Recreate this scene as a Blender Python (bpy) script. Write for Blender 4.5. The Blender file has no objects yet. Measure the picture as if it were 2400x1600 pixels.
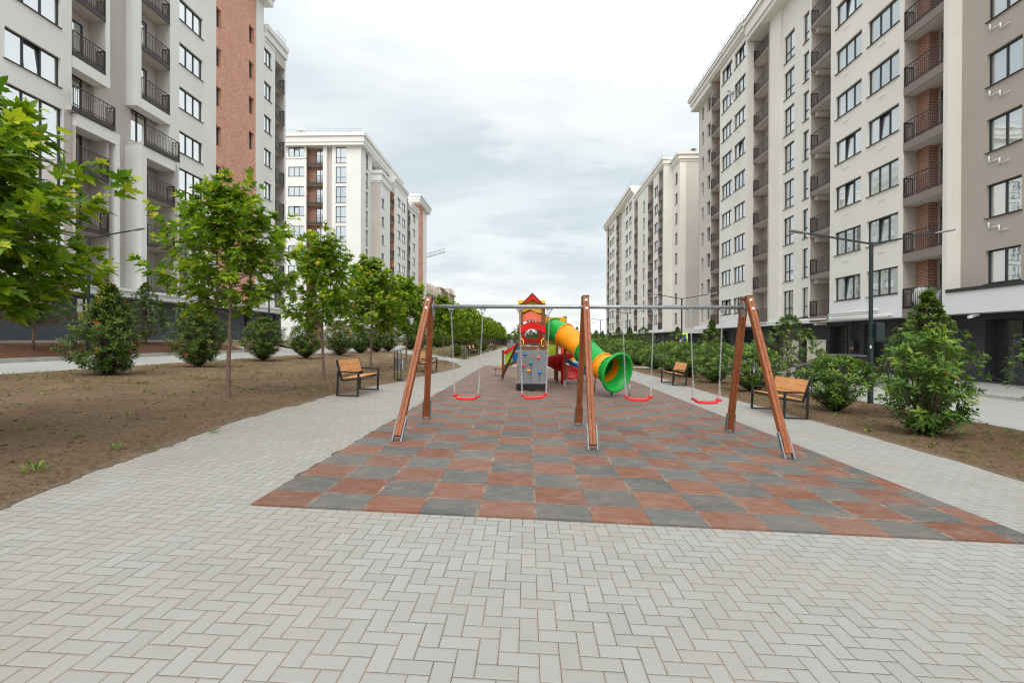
import bpy, bmesh, math, random
from mathutils import Vector, Matrix, noise
PI = math.pi
R = math.radians
rnd = random.Random(7)
C = bpy.context.scene.collection
SLOPE = math.tan(R(1.97))

# ------------------------------------------------------------------ object helpers
def tag(o, label=None, cat=None, group=None, kind=None):
    if label: o['label'] = label
    if cat: o['category'] = cat
    if group: o['group'] = group
    if kind: o['kind'] = kind
    return o

def thing(name, label, cat, loc=(0, 0, 0), rz=0.0, group=None):
    o = bpy.data.objects.new(name, None)
    C.objects.link(o)
    o.location = loc
    o.rotation_euler = (0, 0, rz)
    o.empty_display_size = 0.2
    return tag(o, label, cat, group)

class MB:
    """collects shapes for ONE mesh object, several material slots"""
    def __init__(self):
        self.v = []; self.f = []; self.m = []; self.s = []
    def face(self, pts, mi=0, smooth=False):
        n = len(self.v)
        self.v += [tuple(p) for p in pts]
        self.f.append(tuple(range(n, n + len(pts)))); self.m.append(mi); self.s.append(smooth)
    def grid(self, rows, mi=0, smooth=True, closed=False, cap0=False, cap1=False):
        n = len(self.v); k = len(rows[0])
        for r in rows: self.v += [tuple(p) for p in r]
        for i in range(len(rows) - 1):
            for j in range(k if closed else k - 1):
                a = n + i * k + j; b = n + i * k + (j + 1) % k
                self.f.append((a, b, b + k, a + k)); self.m.append(mi); self.s.append(smooth)
        if cap0: self.f.append(tuple(n + j for j in range(k))[::-1]); self.m.append(mi); self.s.append(False)
        if cap1: self.f.append(tuple(n + (len(rows) - 1) * k + j for j in range(k))); self.m.append(mi); self.s.append(False)
    def box(self, a, b, mi=0, bev=0.0):
        (x0, y0, z0), (x1, y1, z1) = a, b
        if x0 > x1: x0, x1 = x1, x0
        if y0 > y1: y0, y1 = y1, y0
        if z0 > z1: z0, z1 = z1, z0
        n = len(self.v)
        self.v += [(x0, y0, z0), (x1, y0, z0), (x1, y1, z0), (x0, y1, z0), (x0, y0, z1), (x1, y0, z1), (x1, y1, z1), (x0, y1, z1)]
        for q in ((3, 2, 1, 0), (4, 5, 6, 7), (0, 1, 5, 4), (1, 2, 6, 5), (2, 3, 7, 6), (3, 0, 4, 7)):
            self.f.append(tuple(n + i for i in q)); self.m.append(mi); self.s.append(False)
    def bar(self, p, q, w, d, mi=0, up=(0, 0, 1), bev=0.0):
        """square bar from p to q; w across, d along the second axis; chamfered when bev>0"""
        p = Vector(p); q = Vector(q); t = (q - p).normalized(); u = Vector(up)
        if abs(t.dot(u)) > 0.98: u = Vector((0, 1, 0))
        a = t.cross(u).normalized(); b = a.cross(t).normalized()
        w /= 2; d /= 2
        if bev > 0:
            pr = [(-w + bev, -d), (w - bev, -d), (w, -d + bev), (w, d - bev), (w - bev, d), (-w + bev, d), (-w, d - bev), (-w, -d + bev)]
        else:
            pr = [(-w, -d), (w, -d), (w, d), (-w, d)]
        self.grid([[e + a * x + b * y for x, y in pr] for e in (p, q)], mi, False, True, True, True)
    def tube(self, pts, r, n=8, mi=0, closed=False, caps=True):
        pts = [Vector(p) for p in pts]; rows = []
        N = len(pts); prev = None
        for i, p in enumerate(pts):
            if closed: t = pts[(i + 1) % N] - pts[i - 1]
            else: t = pts[min(i + 1, N - 1)] - pts[max(i - 1, 0)]
            t.normalize()
            if prev is None:
                u = Vector((0, 0, 1)) if abs(t.z) < 0.9 else Vector((0, 1, 0))
                a = t.cross(u).normalized()
            else:
                a = (prev - t * prev.dot(t)).normalized()
            prev = a; b = t.cross(a)
            rr = r[i] if isinstance(r, (list, tuple)) else r
            rows.append([p + (a * math.cos(2 * PI * k / n) + b * math.sin(2 * PI * k / n)) * rr for k in range(n)])
        if closed: rows.append(rows[0])
        self.grid(rows, mi, True, True, caps and not closed, caps and not closed)
    def cyl(self, c, r, h, n=16, mi=0, r2=None):
        r2 = r if r2 is None else r2
        rows = [[(c[0] + rr * math.cos(2 * PI * k / n), c[1] + rr * math.sin(2 * PI * k / n), c[2] + z) for k in range(n)] for rr, z in ((r, 0), (r2, h))]
        self.grid(rows, mi, True, True, True, True)
    def ball(self, c, r, n=8, mi=0, sq=(1, 1, 1)):
        rows = []
        for i in range(n // 2 + 1):
            th = PI * i / (n // 2); rr = max(math.sin(th), 0.001)
            rows.append([(c[0] + sq[0] * r * rr * math.cos(2 * PI * k / n), c[1] + sq[1] * r * rr * math.sin(2 * PI * k / n), c[2] - sq[2] * r * math.cos(th)) for k in range(n)])
        self.grid(rows, mi, True, True)
    def prism(self, poly, fn, d0, d1, mi=0):
        """polygon (u,v) extruded between depths d0,d1; fn(u,v,d)->xyz"""
        n = len(self.v); k = len(poly)
        self.v += [tuple(fn(u, v, d0)) for u, v in poly] + [tuple(fn(u, v, d1)) for u, v in poly]
        self.f.append(tuple(range(n, n + k))[::-1]); self.f.append(tuple(range(n + k, n + 2 * k)))
        self.m += [mi, mi]; self.s += [False, False]
        for i in range(k):
            j = (i + 1) % k
            self.f.append((n + i, n + j, n + k + j, n + k + i)); self.m.append(mi); self.s.append(False)
    def mesh(self, name, mats):
        me = bpy.data.meshes.new(name)
        me.from_pydata(self.v, [], self.f)
        for m in (mats if isinstance(mats, (list, tuple)) else [mats]): me.materials.append(m)
        me.polygons.foreach_set('material_index', self.m)
        me.polygons.foreach_set('use_smooth', self.s)
        me.update()
        return me
    def build(self, name, mats, parent=None, bevel=0.0, fix=True):
        me = self.mesh(name, mats)
        if fix:
            bm = bmesh.new(); bm.from_mesh(me)
            bmesh.ops.recalc_face_normals(bm, faces=bm.faces[:])
            bm.to_mesh(me); bm.free()
        o = put(name, me, parent)
        if bevel > 0:
            b = o.modifiers.new('bevel', 'BEVEL'); b.width = bevel; b.segments = 2; b.limit_method = 'ANGLE'; b.angle_limit = R(40)
        return o

def put(name, me, parent=None):
    o = bpy.data.objects.new(name, me)
    C.objects.link(o)
    if parent is not None: o.parent = parent
    return o

def copy_tree(o, parent=None):
    c = o.copy(); C.objects.link(c); c.parent = parent
    for ch in o.children: copy_tree(ch, c)
    return c

def lerp_tab(tab, t):
    if t <= tab[0][0]: return tab[0][1]
    for (a, va), (b, vb) in zip(tab, tab[1:]):
        if t <= b: return va + (vb - va) * (t - a) / (b - a)
    return tab[-1][1]

# ------------------------------------------------------------------ materials
class NT:
    def __init__(self, name):
        m = bpy.data.materials.new(name); m.use_nodes = True
        self.mat = m; self.t = m.node_tree; self.t.nodes.clear()
        self.out = self.n('ShaderNodeOutputMaterial')
        self.bsdf = self.n('ShaderNodeBsdfPrincipled')
        self.link(self.bsdf.outputs[0], self.out.inputs[0])
    def n(self, typ, **kw):
        nd = self.t.nodes.new(typ)
        for k, v in kw.items(): setattr(nd, k, v)
        return nd
    def link(self, a, b): self.t.links.new(a, b)
    def set(self, sock, val):
        if hasattr(val, 'is_output') or isinstance(val, bpy.types.NodeSocket): self.link(val, sock)
        else: sock.default_value = val
    def math(self, op, *ins, clamp=False):
        nd = self.n('ShaderNodeMath', operation=op); nd.use_clamp = clamp
        for i, v in enumerate(ins): self.set(nd.inputs[i], v)
        return nd.outputs[0]
    def mix(self, f, a, b, mode='MIX'):
        nd = self.n('ShaderNodeMix', data_type='RGBA', blend_type=mode)
        self.set(nd.inputs[0], f); self.set(nd.inputs[6], a); self.set(nd.inputs[7], b)
        return nd.outputs[2]
    def pos(self):
        return self.n('ShaderNodeNewGeometry').outputs['Position']
    def obj(self):
        return self.n('ShaderNodeTexCoord').outputs['Object']
    def xyz(self, v):
        nd = self.n('ShaderNodeSeparateXYZ'); self.link(v, nd.inputs[0]); return nd.outputs
    def vec(self, x, y, z):
        nd = self.n('ShaderNodeCombineXYZ')
        for i, v in enumerate((x, y, z)): self.set(nd.inputs[i], v)
        return nd.outputs[0]
    def vmul(self, v, s):
        nd = self.n('ShaderNodeVectorMath', operation='MULTIPLY'); self.link(v, nd.inputs[0]); nd.inputs[1].default_value = s
        return nd.outputs[0]
    def noise(self, v, scale, detail=4, rough=0.55, dist=0.0):
        nd = self.n('ShaderNodeTexNoise'); self.link(v, nd.inputs['Vector'])
        nd.inputs['Scale'].default_value = scale; nd.inputs['Detail'].default_value = detail
        nd.inputs['Roughness'].default_value = rough; nd.inputs['Distortion'].default_value = dist
        return nd.outputs['Fac']
    def ramp(self, f, lo, hi, a=0.0, b=1.0):
        nd = self.n('ShaderNodeMapRange'); nd.clamp = True
        self.set(nd.inputs[0], f)
        for i, v in enumerate((lo, hi, a, b)): nd.inputs[i + 1].default_value = v
        return nd.outputs[0]
    def bump(self, h, strength=0.3, dist=0.01):
        nd = self.n('ShaderNodeBump'); nd.inputs['Strength'].default_value = strength; nd.inputs['Distance'].default_value = dist
        self.link(h, nd.inputs['Height']); self.link(nd.outputs[0], self.bsdf.inputs['Normal'])
    def base(self, c): self.set(self.bsdf.inputs['Base Color'], c)
    def par(self, **kw):
        for k, v in kw.items():
            self.set(self.bsdf.inputs[k.replace('_', ' ').title() if k not in ('ior',) else 'IOR'], v)

def col(r, g, b): return (r, g, b, 1.0)

def plain(name, c, rough=0.6, metal=0.0, sc=6.0, amt=0.15, bump=0.0, bsc=60.0, spec=0.4, world=False, dirt=None):
    k = NT(name)
    v = k.pos() if world else k.obj()
    f = k.noise(v, sc, 5)
    lo = tuple(max(0, x * (1 - amt)) for x in c); hi = tuple(min(1, x * (1 + amt)) for x in c)
    cc = k.mix(k.ramp(f, 0.3, 0.7), col(*lo), col(*hi))
    if dirt:
        d = k.ramp(k.noise(v, dirt[1], 6, 0.65), 0.5, 0.72, 0, dirt[2])
        cc = k.mix(d, cc, col(*dirt[0]))
    k.base(cc)
    k.bsdf.inputs['Roughness'].default_value = rough
    k.bsdf.inputs['Metallic'].default_value = metal
    k.bsdf.inputs['Specular IOR Level'].default_value = spec
    if bump: k.bump(k.noise(v, bsc, 6, 0.6), bump, 0.01)
    return k.mat

M = {}
def stucco(name, c, streak=0.10):
    k = NT(name); p = k.pos(); x, y, z = k.xyz(p)
    f = k.noise(p, 0.35, 5, 0.6)
    cc = k.mix(k.ramp(f, 0.3, 0.7), col(*[v * 0.95 for v in c]), col(*[min(1, v * 1.04) for v in c]))
    # faint rain streaks running down the render
    st = k.noise(k.vec(k.math('MULTIPLY', k.math('ADD', x, y), 2.2), k.math('MULTIPLY', z, 0.12), 0.0), 1.6, 5, 0.7)
    cc = k.mix(k.ramp(st, 0.55, 0.8, 0, streak * 2.2), cc, col(c[0] * 0.62, c[1] * 0.60, c[2] * 0.56))
    k.base(cc); k.bsdf.inputs['Roughness'].default_value = 0.85; k.bsdf.inputs['Specular IOR Level'].default_value = 0.2
    k.bump(k.noise(p, 22, 6, 0.7), 0.12, 0.01)
    return k.mat
M['white_r'] = stucco('cream_render', (0.80, 0.775, 0.72))
M['white_l'] = stucco('white_render', (0.80, 0.795, 0.775))
M['fascia'] = stucco('white_fascia_paint', (0.80, 0.81, 0.81), 0.06)
M['taupe_r'] = stucco('taupe_render', (0.455, 0.405, 0.36))
M['taupe_far'] = stucco('greyish_end_wall_render', (0.60, 0.565, 0.525))
M['taupe_l'] = stucco('pale_taupe_render', (0.54, 0.50, 0.47))
M['brown'] = stucco('brown_balcony_paint', (0.25, 0.21, 0.195), 0.05)
M['soffit'] = stucco('soffit_paint', (0.68, 0.64, 0.59), 0.05)

def brick(name, c1, c2, mortar, bw=0.26, bh=0.075, ms=0.010, vary=0.5):
    k = NT(name); x, y, z = k.xyz(k.pos())
    b = k.n('ShaderNodeTexBrick'); b.offset = 0.5
    k.link(k.vec(k.math('ADD', x, y), z, 0.0), b.inputs['Vector'])
    b.inputs['Color1'].default_value = col(*c1); b.inputs['Color2'].default_value = col(*c2); b.inputs['Mortar'].default_value = col(*mortar)
    b.inputs['Scale'].default_value = 1.0; b.inputs['Mortar Size'].default_value = ms; b.inputs['Mortar Smooth'].default_value = 0.1
    b.inputs['Brick Width'].default_value = bw; b.inputs['Row Height'].default_value = bh; b.inputs['Bias'].default_value = -0.1
    f = k.noise(k.pos(), 1.2, 4)
    wn = k.noise(k.vec(k.math('MULTIPLY', k.math('ADD', x, y), 3.2), k.math('MULTIPLY', z, 11), 0.0), 1.0, 2)
    cc = k.mix(k.ramp(wn, 0.56, 0.68, 0, vary), b.outputs['Color'], col(c1[0] * 0.33, c1[1] * 0.42, c1[2] * 0.5))
    cc = k.mix(k.ramp(f, 0.3, 0.7, 0, 0.25), cc, col(*[min(1, v * 1.35) for v in c2]))
    k.base(cc); k.bsdf.inputs['Roughness'].default_value = 0.85; k.bsdf.inputs['Specular IOR Level'].default_value = 0.2
    k.bump(k.math('SUBTRACT', 1.0, b.outputs['Fac']), 0.4, 0.01)
    return k.mat
M['brick_l'] = brick('salmon_brick', (0.60, 0.235, 0.15), (0.68, 0.34, 0.24), (0.68, 0.52, 0.44), 0.30, 0.09, 0.012, 0.8)
M['brick_r'] = brick('red_brick', (0.30, 0.085, 0.05), (0.22, 0.055, 0.032), (0.52, 0.43, 0.34), 0.25, 0.08, 0.016)
M['brick_raw'] = brick('raw_infill_brick', (0.40, 0.20, 0.14), (0.33, 0.16, 0.12), (0.42, 0.34, 0.30), 0.3, 0.2, 0.02)
M['clad'] = brick('charcoal_stone_cladding', (0.042, 0.043, 0.047), (0.049, 0.050, 0.055), (0.022, 0.022, 0.024), 0.9, 0.45, 0.006, 0.0)
M['clad_l'] = brick('grey_stone_cladding', (0.085, 0.090, 0.10), (0.095, 0.10, 0.11), (0.05, 0.05, 0.055), 0.9, 0.45, 0.006, 0.0)
M['frame'] = plain('anthracite_window_frame', (0.035, 0.037, 0.042), 0.4, 0, 4, 0.1)
M['rail'] = plain('dark_railing_paint', (0.046, 0.036, 0.034), 0.45, 0.0, 9, 0.15)
M['sill'] = plain('dark_metal_sill', (0.05, 0.048, 0.047), 0.35, 0.3, 9, 0.15)
M['concrete_raw'] = plain('raw_concrete', (0.55, 0.49, 0.42), 0.85, 0, 0.6, 0.15, world=True)

def glass(name, lo, hi, gl):
    k = NT(name)
    oi = k.n('ShaderNodeObjectInfo')
    x, y, z = k.xyz(k.pos())
    cur = k.noise(k.vec(k.math('MULTIPLY', k.math('ADD', x, y), 3.0), k.math('MULTIPLY', z, 0.25), oi.outputs['Random']), 2.0, 3)
    r = k.math('ADD', k.math('MULTIPLY', oi.outputs['Random'], 0.75), k.math('MULTIPLY', cur, 0.35), clamp=True)
    k.base(k.mix(r, col(*lo), col(*hi)))
    k.bsdf.inputs['Roughness'].default_value = 0.25
    g = k.n('ShaderNodeBsdfGlossy'); g.inputs['Roughness'].default_value = 0.015; g.inputs['Color'].default_value = col(0.93, 0.96, 0.97)
    bn = k.n('ShaderNodeBump'); bn.inputs['Strength'].default_value = 0.06; bn.inputs['Distance'].default_value = 0.02
    k.link(k.noise(k.pos(), 1.6, 2), bn.inputs['Height']); k.link(bn.outputs[0], g.inputs['Normal'])
    lw = k.n('ShaderNodeLayerWeight'); lw.inputs['Blend'].default_value = 0.35
    ms = k.n('ShaderNodeMixShader')
    k.link(k.ramp(lw.outputs['Facing'], 0.0, 1.0, gl, min(1, gl * 1.2 + 0.25 if gl > 0.2 else gl + 0.08)), ms.inputs[0])
    k.link(k.bsdf.outputs[0], ms.inputs[1]); k.link(g.outputs[0], ms.inputs[2]); k.link(ms.outputs[0], k.out.inputs[0])
    return k.mat
M['glass'] = glass('window_glass', (0.22, 0.24, 0.23), (0.50, 0.52, 0.50), 0.38)
M['glass_l'] = glass('bright_window_glass', (0.16, 0.18, 0.19), (0.42, 0.44, 0.44), 0.72)
M['glass_dark'] = glass('shop_glass', (0.012, 0.014, 0.014), (0.06, 0.06, 0.055), 0.05)
M['glass_far'] = glass('dim_window_glass', (0.10, 0.11, 0.105), (0.32, 0.33, 0.31), 0.3)

def wood(name, c1, c2, ax, sc=1.0):
    k = NT(name); x, y, z = k.xyz(k.obj())
    s = {'z': (34, 34, 1.1), 'x': (1.1, 34, 34), 'y': (34, 1.1, 34)}[ax]
    v = k.vec(k.math('MULTIPLY', x, s[0] * sc), k.math('MULTIPLY', y, s[1] * sc), k.math('MULTIPLY', z, s[2] * sc))
    f = k.noise(v, 1.0, 5, 0.65, 0.6)
    f2 = k.noise(k.obj(), 2.3, 4)
    cc = k.mix(k.ramp(f, 0.3, 0.72), col(*c1), col(*c2))
    cc = k.mix(k.ramp(f2, 0.42, 0.75, 0, 0.45), cc, col(c1[0] * 0.55, c1[1] * 0.5, c1[2] * 0.5))
    k.base(cc); k.bsdf.inputs['Roughness'].default_value = 0.5; k.bsdf.inputs['Specular IOR Level'].default_value = 0.35
    k.bump(f, 0.15, 0.003)
    return k.mat
M['wood'] = wood('stained_timber', (0.20, 0.055, 0.018), (0.40, 0.135, 0.05), 'z')
M['wood_play'] = wood('brown_play_timber', (0.13, 0.05, 0.018), (0.22, 0.095, 0.035), 'z')
M['slat'] = wood('orange_bench_slat', (0.70, 0.31, 0.10), (0.76, 0.365, 0.135), 'y', 0.7)
M['galv'] = plain('galvanised_steel', (0.36, 0.385, 0.40), 0.5, 0.75, 14, 0.2)
M['galv_dull'] = plain('dull_galvanised_steel', (0.24, 0.25, 0.26), 0.6, 0.35, 14, 0.2)
M['chain'] = plain('zinc_chain', (0.62, 0.64, 0.66), 0.35, 0.9, 20, 0.1)
M['bolt'] = plain('zinc_bolt_head', (0.80, 0.81, 0.82), 0.4, 0.3, 20, 0.1)
M['blackmetal'] = plain('black_powder_coat', (0.018, 0.018, 0.019), 0.45, 0.0, 12, 0.2)
M['lampmetal'] = plain('dark_teal_lamp_paint', (0.016, 0.028, 0.032), 0.45, 0.0, 8, 0.2)
M['lamphead'] = plain('grey_lamp_head', (0.28, 0.28, 0.27), 0.5, 0.2, 8, 0.1)
M['trashbin'] = plain('grey_bin_metal', (0.20, 0.20, 0.19), 0.5, 0.5, 8, 0.2)
M['whitepaint'] = plain('white_paint', (0.78, 0.78, 0.77), 0.5, 0, 8, 0.05)
M['beige'] = plain('beige_cabinet_paint', (0.60, 0.57, 0.46), 0.5, 0, 3, 0.05)

def plastic(name, c, rough=0.33, fade=0.12):
    k = NT(name); v = k.obj()
    f = k.noise(v, 2.5, 5)
    k.base(k.mix(k.ramp(f, 0.35, 0.7), col(*[x * (1 - fade) for x in c]), col(*[min(1, x * (1 + fade) + 0.004) for x in c])))
    k.set(k.bsdf.inputs['Roughness'], k.ramp(k.noise(v, 9, 4), 0.3, 0.7, rough - 0.06, rough + 0.14))
    k.bump(k.noise(v, 90, 3), 0.03, 0.003)
    k.bsdf.inputs['Specular IOR Level'].default_value = 0.28
    return k.mat
M['red'] = plastic('red_plastic', (0.62, 0.010, 0.006))
M['darkred'] = plastic('deep_red_plastic', (0.50, 0.010, 0.012))
M['salmon'] = plastic('salmon_panel', (0.82, 0.17, 0.10))
M['yellow'] = plastic('yellow_panel', (0.90, 0.54, 0.05))
M['amber'] = plastic('amber_panel', (0.78, 0.33, 0.012))
M['orange'] = plastic('orange_plastic', (0.86, 0.29, 0.006))
M['green'] = plastic('green_plastic', (0.012, 0.33, 0.045))
M['lime'] = plastic('lime_panel', (0.27, 0.44, 0.03))
M['blue'] = plastic('blue_plastic', (0.015, 0.16, 0.46))
M['teal'] = plastic('teal_plastic', (0.012, 0.27, 0.24))
M['pink'] = plastic('pink_plastic', (0.62, 0.06, 0.08))
M['greypanel'] = plastic('grey_climbing_panel', (0.175, 0.182, 0.192), 0.55)
M['drip'] = plain('dirt_run_stain', (0.10, 0.10, 0.105), 0.8)
M['blackpanel'] = plastic('black_panel', (0.010, 0.010, 0.011), 0.45)
M['sack'] = plain('white_sack', (0.72, 0.72, 0.73), 0.8, 0, 8, 0.12)
M['sackgreen'] = plain('green_sack', (0.17, 0.24, 0.12), 0.8, 0, 8, 0.12)

# foliage: per-leaf "tint" picks between deep, mid and young colours (colours of the leaves themselves)
def leafmat(name, deep, mid, young, red=None, trans=0.35, rough=0.42):
    k = NT(name)
    a = k.n('ShaderNodeAttribute'); a.attribute_name = 'tint'
    t = a.outputs['Fac']
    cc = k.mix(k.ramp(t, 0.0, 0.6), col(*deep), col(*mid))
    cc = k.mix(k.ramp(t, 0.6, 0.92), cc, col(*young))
    if red: cc = k.mix(k.ramp(t, 0.955, 0.965), cc, col(*red))
    hs = k.noise(k.pos(), 3.0, 3)
    cc = k.mix(k.ramp(hs, 0.3, 0.7, 0.0, 0.35), cc, col(*[v * 0.7 for v in mid]))
    k.base(cc); k.bsdf.inputs['Roughness'].default_value = rough; k.bsdf.inputs['Specular IOR Level'].default_value = 0.32
    tr = k.n('ShaderNodeBsdfTranslucent')
    k.link(k.mix(0.5, cc, k.mix(1.0, cc, col(1.25, 1.3, 0.45), 'MULTIPLY')), tr.inputs[0])
    ms = k.n('ShaderNodeMixShader'); ms.inputs[0].default_value = trans
    k.link(k.bsdf.outputs[0], ms.inputs[1]); k.link(tr.outputs[0], ms.inputs[2]); k.link(ms.outputs[0], k.out.inputs[0])
    return k.mat
M['maple'] = leafmat('maple_leaf', (0.040, 0.112, 0.012), (0.175, 0.31, 0.018), (0.54, 0.60, 0.03), (0.60, 0.36, 0.04), 0.42)
M['photinia'] = leafmat('photinia_leaf', (0.028, 0.070, 0.010), (0.085, 0.150, 0.016), (0.23, 0.23, 0.02), (0.70, 0.07, 0.02), 0.25, 0.42)
M['laurel'] = leafmat('laurel_leaf', (0.034, 0.092, 0.014), (0.105, 0.210, 0.026), (0.26, 0.36, 0.04), (0.62, 0.25, 0.05), 0.28, 0.38)
M['hornbeam'] = leafmat('hornbeam_leaf', (0.026, 0.070, 0.012), (0.075, 0.150, 0.020), (0.21, 0.27, 0.03), None, 0.3)
M['fargreen'] = leafmat('distant_foliage', (0.05, 0.11, 0.02), (0.11, 0.20, 0.035), (0.28, 0.36, 0.05), None, 0.3)
M['weed'] = leafmat('weed_leaf', (0.07, 0.15, 0.025), (0.14, 0.25, 0.035), (0.32, 0.36, 0.07), None, 0.3)
M['grass'] = leafmat('thin_grass', (0.09, 0.12, 0.03), (0.15, 0.17, 0.045), (0.30, 0.27, 0.10), None, 0.3)
M['bark'] = plain('young_bark', (0.17, 0.115, 0.085), 0.85, 0, 9, 0.3, 0.5, 40)
M['stem'] = plain('shrub_stem', (0.10, 0.075, 0.05), 0.85, 0, 20, 0.3)
M['deadleaf'] = plain('dry_leaf', (0.36, 0.13, 0.04), 0.7, 0, 30, 0.4)
M['pebble'] = plain('pale_pebble', (0.42, 0.37, 0.31), 0.85, 0, 30, 0.3)

def soil(name, a, b, green, gamt):
    k = NT(name); p = k.pos()
    f = k.noise(p, 0.9, 8, 0.68); f2 = k.noise(p, 16, 6, 0.7); f3 = k.noise(p, 0.28, 5, 0.6)
    cc = k.mix(k.ramp(f, 0.32, 0.68), col(*a), col(*b))
    cc = k.mix(k.ramp(f2, 0.46, 0.66, 0, 0.8), cc, col(*[v * 0.40 for v in a]))
    cc = k.mix(k.ramp(k.noise(p, 34, 6, 0.75), 0.52, 0.66, 0, 0.8), cc, col(*[v * 1.3 for v in b]))
    cc = k.mix(k.ramp(k.noise(k.vmul(p, (1.0, 1.6, 1.0)), 4.2, 8, 0.75), 0.55, 0.70, 0, 0.75), cc, col(*[v * 0.48 for v in a]))
    cc = k.mix(k.ramp(f3, 0.52, 0.66, 0, 0.5), cc, col(*[v * 0.62 for v in a]))
    gm = k.math('MULTIPLY', k.ramp(k.noise(p, 0.55, 6, 0.75), 0.50, 0.66), k.ramp(k.noise(p, 7, 5, 0.7), 0.42, 0.62, 0, gamt))
    cc = k.mix(gm, cc, col(*green))
    k.base(cc); k.bsdf.inputs['Roughness'].default_value = 0.95; k.bsdf.inputs['Specular IOR Level'].default_value = 0.1
    h = k.math('ADD', k.math('MULTIPLY', k.noise(p, 7, 9, 0.75), 1.0), k.math('MULTIPLY', k.noise(p, 38, 6, 0.75), 0.5))
    k.bump(h, 1.0, 0.09)
    return k.mat
M['soil'] = soil('dry_brown_soil', (0.205, 0.133, 0.080), (0.315, 0.215, 0.136), (0.13, 0.16, 0.05), 0.30)
M['soil_r'] = soil('brown_soil_with_grass', (0.19, 0.117, 0.070), (0.29, 0.19, 0.118), (0.15, 0.18, 0.055), 0.45)
M['soil_g'] = soil('grassy_soil', (0.20, 0.15, 0.08), (0.29, 0.23, 0.13), (0.13, 0.18, 0.045), 0.85)
M['sand'] = soil('blown_sand', (0.235, 0.17, 0.115), (0.33, 0.25, 0.175), (0.2, 0.17, 0.1), 0.2)
M['mulch'] = soil('bark_mulch', (0.115, 0.055, 0.032), (0.19, 0.095, 0.058), (0.14, 0.08, 0.05), 0.3)
M['concrete'] = plain('pale_concrete', (0.335, 0.332, 0.312), 0.85, 0, 0.5, 0.09, 0.15, 30, 0.2, True, ((0.38, 0.34, 0.29), 0.35, 0.35))
M['kerb'] = plain('kerb_concrete', (0.42, 0.405, 0.375), 0.85, 0, 1.5, 0.12, 0.2, 40, 0.2, True, ((0.34, 0.28, 0.22), 1.2, 0.6))

def pavers():
    k = NT('herringbone_pavers'); p = k.pos(); x, y, z = k.xyz(p)
    w = 0.1
    wob = k.noise(p, 1.2, 2)
    X = k.math('DIVIDE', k.math('ADD', x, k.math('ADD', 50.037, k.math('MULTIPLY', wob, 0.006))), w)
    Y = k.math('DIVIDE', k.math('ADD', y, 50.02), w)
    ix = k.math('FLOOR', X); iy = k.math('FLOOR', Y)
    fx = k.math('SUBTRACT', X, ix); fy = k.math('SUBTRACT', Y, iy)
    q = k.math('FLOORED_MODULO', k.math('SUBTRACT', ix, iy), 4.0)
    def isq(n): return k.math('COMPARE', q, float(n), 0.25)
    k0, k1, k2, k3 = isq(0), isq(1), isq(2), isq(3)
    gx = k.math('SUBTRACT', 1.0, fx); gy = k.math('SUBTRACT', 1.0, fy)
    # distance to the paver's outline: sides inside a paver are pushed far away
    left = k.math('ADD', fx, k.math('MULTIPLY', k1, 5.0))
    right = k.math('ADD', gx, k.math('MULTIPLY', k0, 5.0))
    bot = k.math('ADD', fy, k.math('MULTIPLY', k2, 5.0))
    top = k.math('ADD', gy, k.math('MULTIPLY', k3, 5.0))
    d = k.math('MINIMUM', k.math('MINIMUM', left, right), k.math('MINIMUM', bot, top))
    d = k.math('ADD', d, k.math('MULTIPLY', k.math('SUBTRACT', k.noise(p, 30, 3), 0.5), 0.03))
    ox = k.math('SUBTRACT', ix, k1); oy = k.math('SUBTRACT', iy, k2)
    wn = k.n('ShaderNodeTexWhiteNoise', noise_dimensions='2D'); k.link(k.vec(ox, oy, 0.0), wn.inputs['Vector'])
    rv = wn.outputs['Value']
    joint = k.ramp(d, 0.014, 0.040, 1.0, 0.0)
    big = k.noise(p, 0.33, 5, 0.6)
    c = k.mix(rv, col(0.296, 0.291, 0.270), col(0.335, 0.331, 0.311))
    c = k.mix(k.ramp(big, 0.38, 0.66, 0, 0.5), c, col(0.275, 0.258, 0.228))
    c = k.mix(k.math('MULTIPLY', k.ramp(x, -4.5, -0.5, 0.55, 0.0), k.ramp(k.noise(p, 0.9, 6, 0.7), 0.42, 0.66)), c, col(0.30, 0.235, 0.17))
    c = k.mix(k.ramp(k.noise(p, 260, 2, 0.5), 0.58, 0.72, 0, 0.35), c, col(0.42, 0.42, 0.405))
    c = k.mix(k.ramp(k.noise(p, 4.5, 6, 0.72), 0.62, 0.80, 0, 0.4), c, col(0.31, 0.245, 0.178))   # trodden sand
    # sandy fringe along the soil and the rubber
    j2 = k.mix(k.ramp(k.noise(p, 1.4, 6, 0.7), 0.40, 0.60), col(0.115, 0.095, 0.075), col(0.235, 0.155, 0.10))
    c = k.mix(joint, c, j2)
    k.base(c); k.bsdf.inputs['Roughness'].default_value = 0.82; k.bsdf.inputs['Specular IOR Level'].default_value = 0.25
    h = k.math('ADD', k.ramp(d, 0.015, 0.11, 0.0, 1.0), k.math('MULTIPLY', k.noise(p, 140, 4, 0.7), 0.12))
    h = k.math('ADD', h, k.math('MULTIPLY', rv, 0.25))
    k.bump(h, 0.55, 0.006)
    return k.mat
M['pavers'] = pavers()

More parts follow.
